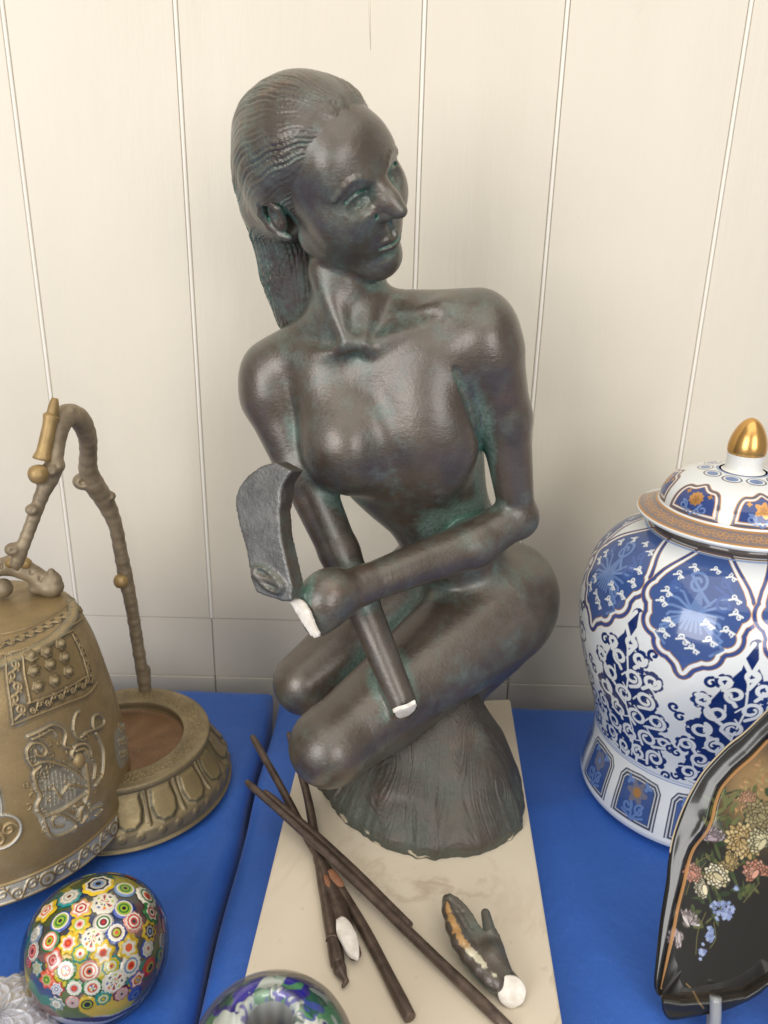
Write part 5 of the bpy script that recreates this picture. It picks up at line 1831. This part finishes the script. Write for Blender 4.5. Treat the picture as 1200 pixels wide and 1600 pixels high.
GREEN = [(.035, .055, .018), (.055, .075, .025), (.02, .035, .014), (.09, .10, .03)]
for k in range(150):
    x = RR.uniform(230, 640); y = RR.uniform(430, 1150)
    if x < 250 + (y - 1000) * -.15 * (y < 1000) or y > 1180 - (x - 250) * .75: continue
    leaf(x, y, RR.uniform(18, 46), RR.uniform(5, 13), RR.uniform(.3, 2.8), GREEN[RR.randrange(4)])
for k in range(70):
    x = RR.uniform(470, 640); y = RR.uniform(230, 560)
    if x + y * .9 < 860: continue
    leaf(x, y, RR.uniform(8, 20), RR.uniform(3, 6), RR.uniform(0, 3.1), [(.35, .18, .07), (.45, .25, .12), (.22, .13, .05), (.30, .24, .10)][RR.randrange(4)])
for x0, y0, x1, y1, x2, y2 in ((230, 960, 260, 880, 330, 800), (360, 600, 430, 560, 510, 640), (280, 1260, 290, 1150, 330, 1050), (400, 900, 440, 850, 520, 800), (380, 610, 420, 640, 440, 700), (250, 830, 300, 790, 360, 760), (350, 1230, 380, 1180, 370, 1100), (520, 1000, 560, 950, 600, 900)):
    P.stroke(catmull(np.array([tzp(x0, y0), tzp(x1, y1), tzp(x2, y2)]), 5), 4 * sc1, (.12, .11, .04), soft=.0003)
for x, y, rot in ((480, 590, 1.0), (500, 620, 1.9), (400, 540, .8), (430, 500, 1.5), (455, 480, 1.2), (420, 470, 2.0), (500, 450, .6), (470, 520, 1.2), (370, 580, .7)):
    leaf(x, y, 34, 10, rot, (.12, .13, .045))
petals(372, 680, 48, 8, 26, 9, [(.34, .27, .30), (.42, .36, .38), (.26, .20, .22)], .3, 3.6)
petals(520, 690, 88, 13, 30, 12, [(.46, .32, .13), (.38, .26, .10), (.55, .42, .20)])
petals(440, 790, 44, 9, 22, 10, [(.36, .25, .09), (.44, .32, .13)], -2.5, 2)
petals(620, 700, 60, 8, 34, 12, [(.62, .56, .34), (.50, .45, .26)], 1, 4.5)
petals(385, 865, 50, 9, 28, 13, [(.68, .62, .42), (.74, .70, .52), (.56, .48, .28)])
petals(325, 930, 36, 7, 26, 12, [(.66, .60, .40), (.72, .68, .50)], 2, 5.2)
petals(262, 850, 40, 8, 22, 9, [(.46, .20, .14), (.52, .27, .20)])
petals(585, 850, 56, 8, 26, 11, [(.48, .20, .14), (.56, .28, .20), (.40, .16, .10)], .2, 4.6)
petals(545, 480, 34, 7, 22, 8, [(.46, .24, .14), (.52, .30, .18)])
petals(600, 560, 80, 10, 22, 12, [(.24, .20, .09), (.30, .25, .12), (.20, .16, .07)])
for cx, cy, w_, h_, n in ((410, 1040, 62, 52, 64), (350, 1155, 22, 42, 22), (312, 1250, 16, 42, 14), (480, 930, 14, 12, 6)):
    for k in range(n):
        a = RR.uniform(0, 6.28); q = RR.random() ** .5
        P.disc(tzp(cx + w_ * q * math.cos(a), cy + h_ * q * math.sin(a)), 8 * sc1, [(.22, .28, .46), (.32, .38, .56), (.16, .20, .36)][RR.randrange(3)], lobes=5, amp=.25, ph=a, soft=.0003)
petals(235, 1100, 48, 7, 30, 8, [(.50, .42, .42), (.58, .52, .50), (.40, .30, .32)], .2, 2.4)
petals(195, 1170, 40, 6, 30, 8, [(.50, .40, .40), (.60, .52, .52)], 2.2, 5.2)
P.stroke(catmull(np.array([tzp(232, 1408), tzp(262, 1440), tzp(318, 1510)]), 5), 5 * sc1, (.30, .19, .07), soft=.0003)
# gold lines: well edge and outer lip
Gd = catmull(G2, 8)
P.stroke(Gd, 17 * sc1, (.66, .34, .13), soft=.0004, gold=.15)
lip = Oc[(np.arange(no) < 16 * 9.5)]
P.stroke(lip, 12 * sc1, (.80, .66, .45), soft=.0004, gold=.3)
pts = t3(Q, off)
back = t3(Q, off - .0022)
tray = empty('lacquer_plate', tuple(TP), 'shaped black lacquer plate painted with chrysanthemums, propped upright on a stand at the right', 'plate')
F1 = grid_faces(ns, no, True)
rimq = grid_faces(2, no, True)
V = np.vstack([pts.reshape(-1, 3), back[::ns // 40].reshape(-1, 3)])
mesh_np('plate_body', pts.reshape(-1, 3), F1[:, ::-1].copy(), M_LAC, tray, col=P.C.reshape(-1, 3), attrs={'gold': P.G.ravel()})
bk = np.vstack([pts[-1], back[-1], back[ns // 2]])
Fb = [tuple(int(i) for i in f) for f in grid_faces(3, no, True)] + [tuple(range(2 * no, 3 * no))]
mb_ = MB('plain_black_lacquer'); mb_.set(Roughness=.3); mb_.b.inputs['Base Color'].default_value = (.015, .014, .013, 1)
mesh_np('plate_back', bk, Fb, mb_.m, tray)
# stand: two hooked feet joined behind
ms = MB('clear_grey_acrylic'); ms.set(Roughness=.12); ms.b.inputs['Base Color'].default_value = (.30, .31, .32, 1); ms.b.inputs['Coat Weight'].default_value = .6
st = empty('plate_stand', (TP[0] + .04, TP[1], 0), 'grey glossy prop holding up the lacquer plate', 'stand')
for x in (1117, 1290):
    q = tpl(x, 1556)
    f0 = t3(q, .010); foot = np.array([f0[0], f0[1] - .004, .0030])
    lip_top = t3(tpl(x, 1548), .0085)
    back_low = t3(tpl(x, 1570), -.016); back_low[2] = .004
    rear = back_low + np.array([.03, .075, 0]); rear[2] = .004
    up = t3(tpl(x, 1420), -.016)
    V, F = tube(catmull([lip_top, (lip_top + foot) / 2 + [0, -.002, 0], foot, (foot + back_low) / 2, back_low, rear], 6), .0034, 12)
    mesh_np('foot', V, F, ms.m, st)
    V, F = tube(catmull([back_low, (back_low + up) / 2 + TN * -.001, up], 5), .0028, 10)
    mesh_np('upright', V, F, ms.m, st)
# ------------------------------------------------------------------ glass paperweights and dish
def clear_shell(name, tint=(1, 1, 1), refl=1.0, rough=.02):
    """thin clear glass: lets light through, mirrors at a slant"""
    m = MB(name)
    m.N.remove(m.b)
    tr_ = m.n('ShaderNodeBsdfTransparent'); tr_.inputs['Color'].default_value = (*tint, 1)
    gl = m.n('ShaderNodeBsdfGlossy'); gl.inputs['Roughness'].default_value = rough
    fr_ = m.n('ShaderNodeFresnel'); fr_.inputs['IOR'].default_value = 1.5
    mx = m.n('ShaderNodeMixShader')
    m.l(m.math('MULTIPLY', fr_.outputs['Fac'], refl), mx.inputs['Fac'])
    m.l(tr_.outputs[0], mx.inputs[1]); m.l(gl.outputs[0], mx.inputs[2])
    m.l(mx.outputs[0], m.out.inputs['Surface'])
    return m.m


M_SHELL = clear_shell('clear_glass', refl=.75)
M_PAINTG = painted('coloured_glass', .22, .6)
# --- millefiori weight
wc_ = atz(150, 1474, .034)
WR = 110 * pxm(wc_)
WHt = .0385
mil = empty('millefiori_paperweight', (wc_[0], wc_[1], 0), 'round glass paperweight filled with many-coloured millefiori flower canes', 'paperweight')
domep = [(.0, .0012), (.55, .0012), (.72, .0020), (.88, .010), (.97, .021), (1.0, .033), (.985, .043), (.93, .053), (.82, .0625), (.65, .070), (.42, .075), (.2, .0772), (.0, .078)]
ZS = (wc_[2] + WR * .80) / .078
DL = Lathe((wc_[0], wc_[1], 0), [(a * WR, b * ZS) for a, b in domep], 8)
thm = np.linspace(0, 2 * math.pi, 96, endpoint=False)
r, z = DL.p[:, 0], DL.p[:, 1]
mesh_np('glass_dome', DL.points(thm, r, z).reshape(-1, 3), grid_faces(len(r), 96, True), M_SHELL, mil)
# coloured ground just inside
CL = Lathe((wc_[0], wc_[1], .0008), [(a * (WR - .0026), b * (ZS - .0012 / .078) + .0004) for a, b in domep], 8)
thc = np.linspace(-math.pi, math.pi, 260, endpoint=False)
lc_ = np.linspace(0, CL.L[-1], 180); rcn, zcn = CL.at_len(lc_)
pp = CL.points(thc, rcn, zcn)
pal = [np.array(srgb(*c)) for c in ((90, 104, 50), (190, 176, 40), (50, 70, 120), (120, 90, 90), (40, 120, 110), (80, 76, 66), (200, 170, 60), (110, 110, 104))]
seeds = RNG.randn(120, 3); seeds /= np.linalg.norm(seeds, axis=1)[:, None]
qn = (pp - CL.c - [0, 0, .034]).reshape(-1, 3) * [1, 1, 1.2]; qn = qn / np.linalg.norm(qn, axis=1)[:, None]
qn = qn + .05 * np.sin(qn[:, [1, 2, 0]] * 23)
idx = np.argmax(qn @ seeds.T, 1)
colc = np.array([pal[i % 8] * 1.15 for i in range(120)])[idx]
low_ = (pp[..., 2].reshape(-1) < .019 + .004 * np.sin(3 * np.arctan2(qn[:, 1], qn[:, 0])))
sw = np.sin(6 * np.arctan2(qn[:, 1], qn[:, 0]) + pp[..., 2].reshape(-1) * 500)
colc[low_] = np.where((sw[low_] > .35)[:, None], np.array(srgb(60, 40, 70)), np.array(srgb(205, 205, 215)))
mesh_np('coloured_ground', pp.reshape(-1, 3), grid_faces(180, 260, True), M_PAINTG, mil, col=colc)
C_ = {k: np.array(srgb(*v)) for k, v in dict(W=(236, 230, 214), O=(228, 92, 40), R=(196, 44, 40), Y=(222, 186, 30), L=(168, 190, 50), G=(40, 122, 60), D=(28, 30, 46), B=(56, 84, 170), S=(120, 150, 190), T=(30, 140, 140), P=(226, 150, 140), K=(190, 186, 178), M=(96, 30, 60), N=(110, 60, 44)).items()}
canes = [(660, 185, 92, 'YWDKSD', 8), (840, 215, 66, 'SWLGLD', 0), (975, 265, 78, 'WWGWOR', 12), (465, 270, 70, 'TKWKWN', 9), (705, 310, 78, 'WWmosa', 14), (545, 345, 66, 'YPWRWR', 6), (825, 345, 66, 'BWLGLD', 0), (320, 360, 70, 'YYWOWO', 5), (405, 435, 66, 'BWLGLD', 0),
         (1010, 375, 66, 'GGWRWD', 6), (890, 430, 66, 'PWRWRD', 12), (535, 455, 60, 'YYLWPR', 7), (690, 435, 64, 'KWGWMR', 0), (780, 510, 66, 'BWWNLO', 14), (995, 495, 60, 'YYDKDS', 7), (1095, 460, 44, 'PWOWRD', 0), (1080, 555, 42, 'KWDWDW', 0), (985, 612, 54, 'BWKWWR', 8),
         (250, 510, 56, 'SKWKWK', 8), (340, 560, 62, 'GPWOLN', 0), (460, 575, 64, 'YYWPRO', 7), (620, 555, 74, 'WWmosa', 15), (855, 600, 68, 'YYWWOO', 6), (690, 640, 70, 'YYWWOR', 6), (540, 645, 56, 'TLYWWR', 8), (225, 630, 56, 'KWRPRD', 12), (360, 690, 62, 'OPWRPR', 4), (745, 725, 60, 'TYLWYR', 8),
         (870, 715, 70, 'WWSWOR', 13), (995, 725, 56, 'RROLDN', 0), (445, 755, 66, 'GWWOWd', 14), (600, 750, 64, 'PWOWOD', 0), (255, 735, 46, 'TKKLKK', 6), (320, 815, 56, 'OOPLGL', 7), (385, 870, 44, 'RWSWBW', 6), (500, 870, 56, 'GWWKRO', 12), (620, 870, 60, 'GWWOWd', 14), (765, 830, 76, 'MWmosa', 15),
         (915, 815, 54, 'BPWRYS', 5), (810, 900, 52, 'MPKPKM', 9), (585, 970, 54, 'YYDLDD', 0), (690, 940, 50, 'TTLWGY', 8), (385, 975, 48, 'KTKWKK', 7), (490, 965, 44, 'PKKPKM', 0), (1065, 650, 38, 'TLLYGN', 7), (1100, 350, 38, 'OPRWRD', 0), (885, 112, 46, 'RROROY', 0), (760, 108, 40, 'YLYGYN', 6), (425, 195, 42, 'TTSKTK', 0),
         (600, 108, 42, 'LYGYNO', 7), (195, 700, 36, 'RPMRPM', 0), (1000, 175, 40, 'KGKWKG', 6), (900, 905, 48, 'BBBSBB', 0)]


def cane_mesh(R, code, lobes, seed):
    rr = random.Random(seed)
    n = 32
    a = np.linspace(0, 2 * math.pi, n, endpoint=False)
    radii = [1.0, .80, .66, .50, .34, .18]
    rows, cols = [], []
    for k, q in enumerate(radii):
        amp = (.13 if lobes and k < 3 else .04) * (1.25 if 0 < lobes < 8 else .55)
        ch = code[k]
        if code[2:] == 'mosa':
            c = C_['W'] if k < 2 else None
        else:
            c = C_['W' if ch == 'd' else ch]
        for e in (0, 1):
            q2 = q if e == 0 else (radii[k + 1] + .012 if k < 5 else .01)
            am = amp if e == 0 else ((.13 if lobes and k + 1 < 3 else .04) * (1.25 if 0 < lobes < 8 else .55))
            rad = q2 * (1 + am * np.cos(lobes * a)) if lobes else np.full(n, q2)
            rows.append(np.stack([rad * np.cos(a) * R, rad * np.sin(a) * R, np.full(n, (.07 * (1 - q2 * q2) - (.10 if k == 0 and e == 0 else 0)) * R)], -1))
            if c is None:
                pal_ = [C_[x] for x in 'WDYRWBDLWO']
                cc_ = np.array([pal_[int((i // 2 * 7 + k * 3) % 10)] if i // 2 % 2 else C_['W'] for i in range(n)])
            elif code[5] == 'd' and k in (4, 5):
                cc_ = np.array([[C_['R'], C_['W'], C_['B'], C_['W'], C_['Y'], C_['W'], C_['G'], C_['W']][i * 8 // n] for i in range(n)])
            else:
                cc_ = np.tile(c * (.8 + .3 * rr.random()), (n, 1))
            cols.append(cc_)
    V = np.vstack(rows); me = bpy.data.meshes.new('cane')
    me.from_pydata(V.tolist(), [], [tuple(map(int, f)) for f in grid_faces(12, n, True)]); me.update()
    cc_ = np.ones((len(V), 4), np.float32); cc_[:, :3] = np.vstack(cols)
    at_ = me.color_attributes.new('paint', 'FLOAT_COLOR', 'POINT'); at_.data.foreach_set('color', cc_.ravel())
    me.polygons.foreach_set('use_smooth', np.ones(len(me.polygons), bool))
    me.materials.append(M_PAINTG)
    return me


for i, (x, y, w, code, lob) in enumerate(canes):
    px_, py_ = x / 4.286, 1340 + y / 4.286
    t_, l_ = CL.hit(px_, py_)
    rr_, zz_ = CL.at_len(l_)
    r2, z2 = CL.at_len(min(l_ + .002, CL.L[-1])); r1, z1 = CL.at_len(l_ - .002)
    tg = unit((r2 - r1, z2 - z1)); nrm = np.array([tg[1] * math.cos(t_), tg[1] * math.sin(t_), -tg[0]])
    p = CL.c + np.array([rr_ * math.cos(t_), rr_ * math.sin(t_), zz_])
    R_ = w / 4.286 * pxm(p) * 1.02
    o = bpy.data.objects.new('cane', cane_mesh(R_ / max(.75, abs(unit(CAMP - p) @ nrm)) ** .3, code, lob, i)); COL.objects.link(o)
    o.parent = mil; o.matrix_parent_inverse = Matrix.Translation(-Vector(mil.location))
    o.location = p + nrm * (.0006 + .00004 * (i % 5)); o.rotation_euler = (Vector(nrm).to_track_quat('Z', 'Y') @ Vector((0, 0, 1)).rotation_difference(Vector((0, 0, 1)))).to_euler()

# --- blue and green weight with a clear ring on top
bw = atz(426, 1680, .034 + TH)
BWR = 128 * pxm(bw)
blu = empty('swirl_glass_paperweight', (bw[0], bw[1], TH), 'round glass weight flecked blue, green and white, with a clear hollow ring on top', 'paperweight')
bp = [(.0, .0006), (.5, .0006), (.75, .003), (.93, .016), (1.0, .034), (.95, .050), (.82, .062), (.62, .0705), (.50, .0718), (.43, .0732), (.39, .0745), (.35, .0752), (.31, .0745), (.28, .0715), (.235, .060), (.20, .045), (.0, .043)]
zs = (bw[2] - TH) / .034
SLB = Lathe((bw[0], bw[1], TH + .0002), [(a * BWR, b * zs) for a, b in bp], 8)
tb = np.linspace(-math.pi, math.pi, 420, endpoint=False)
lb = np.linspace(0, SLB.L[-1], 300); rb_, zb_ = SLB.at_len(lb)
pb = SLB.points(tb, rb_, zb_)
U = np.tile(tb, (300, 1)); Vv = np.tile(lb[:, None] / BWR, (1, 420))
sd = np.stack([RNG.uniform(-math.pi, math.pi, 420), RNG.uniform(0, SLB.L[-1] / BWR, 420)], -1)
pal = [np.array(srgb(*c)) for c in ((48, 40, 165), (70, 60, 180), (40, 125, 70), (90, 160, 110), (240, 242, 236), (214, 222, 214), (74, 92, 180), (40, 100, 80), (196, 212, 204), (60, 50, 140))]
wob = .05 * np.sin(U * 9 + Vv * 14) + .04 * np.sin(U * 17 - Vv * 23)
best = np.full(U.shape, 1e9); ci = np.zeros(U.shape, int)
for k, (su, sv_) in enumerate(sd):
    du = (U - su + math.pi) % (2 * math.pi) - math.pi
    d = (du * (rb_[:, None] / BWR + .1) * 1.0 + wob) ** 2 + ((Vv - sv_) * 1.0 + wob) ** 2
    mm = d < best; best[mm] = d[mm]; ci[mm] = k % 10
colb = np.array(pal)[ci]
rim_ = lb > SLB.len_of(.40 * BWR, .0738 * zs)
sm_ = .5 + .5 * np.sin(tb * 3 + 1) * np.sin(tb * 7)
colb[rim_] = .55 * colb[rim_] + .45 * (np.array(srgb(122, 120, 132)) * (1 - sm_[:, None]) + np.array(srgb(176, 178, 170)) * sm_[:, None])[None].repeat(int(rim_.sum()), 0)
inner = lb > SLB.len_of(.29 * BWR, .0705 * zs)
colb[inner] = np.array(srgb(158, 160, 160)) * (.75 + .5 * sm_)[None, :, None]
deep = lb > SLB.len_of(.21 * BWR, .048 * zs)
colb[deep] = np.where((np.cos(tb - 2.6) > .35)[None, :, None], np.array(srgb(40, 110, 190)), np.array(srgb(232, 216, 186)))
mesh_np('flecked_body', pb.reshape(-1, 3), grid_faces(300, 420, True), painted('flecked_glass', .06, 1.), blu, col=colb.reshape(-1, 3))
OUT = Lathe((bw[0], bw[1], TH + .0001), [(a * (BWR + .0022) if a > .45 else a * BWR, b * zs + (.0012 if b > .02 else 0)) for a, b in bp[:8]] + [(.50 * BWR, .0740 * zs)], 8)
mesh_np('clear_skin', OUT.points(thm, OUT.p[:, 0], OUT.p[:, 1]).reshape(-1, 3), grid_faces(len(OUT.p), 96, True), M_SHELL, blu)
# --- pressed glass dish in the corner
gm = MB('frosted_pressed_glass')
gm.b.inputs['Base Color'].default_value = (*srgb(214, 214, 224), 1)
gm.set(Roughness=.18); gm.b.inputs['Transmission Weight'].default_value = .35; gm.b.inputs['IOR'].default_value = 1.45
gm.b.inputs['Coat Weight'].default_value = .6
M_FROST = gm.m
dc = atz(-2, 1592, .020)
DR = 92 * pxm(dc)
dish = empty('glass_dish', (dc[0], dc[1], 0), 'pale pressed-glass dish with a scalloped edge and leaf relief in the lower left corner', 'dish')
td = np.linspace(0, 2 * math.pi, 420, endpoint=False)
sr = np.linspace(0, 1, 120)
Rr = DR * (1 + .045 * np.abs(np.cos(td * 11)) - .03)
X = sr[:, None] * Rr * np.cos(td); Y = sr[:, None] * Rr * np.sin(td)
zt = np.interp(sr, [0, .5, .80, .84, .93, 1], [.0225, .0215, .0195, .0185, .0165, .0125])[:, None] * np.ones_like(td)
nzv = np.array([[mnoise.cell(Vector((X[i, j] * 260, Y[i, j] * 260, 3.0))) for j in range(420)] for i in range(120)])
msk = np.clip((.80 - sr) / .04, 0, 1)[:, None]
leafr = np.maximum(np.sin(td[None] * 9 + sr[:, None] * 14), np.sin(td[None] * 9 - sr[:, None] * 14)) ** 4
zt = zt + msk * (.0013 * leafr + .00012 * nzv) + .0012 * np.exp(-((sr - .82) / .018) ** 2)[:, None] + .0010 * np.clip((sr - .86) / .04, 0, 1)[:, None] * np.abs(np.cos(td * 11))
top = np.stack([dc[0] + X, dc[1] + Y, zt], -1)
bot = np.stack([dc[0] + X[::6] * .96, dc[1] + Y[::6] * .96, np.interp(sr[::6], [0, .5, .55, .6, .95, 1], [.001, .001, .001, .006, .009, .010])[:, None] * np.ones_like(td)], -1)
V = np.vstack([top.reshape(-1, 3), bot[::-1].reshape(-1, 3)])
mesh_np('dish_body', V, grid_faces(120 + len(bot), 420, True), M_FROST, dish)
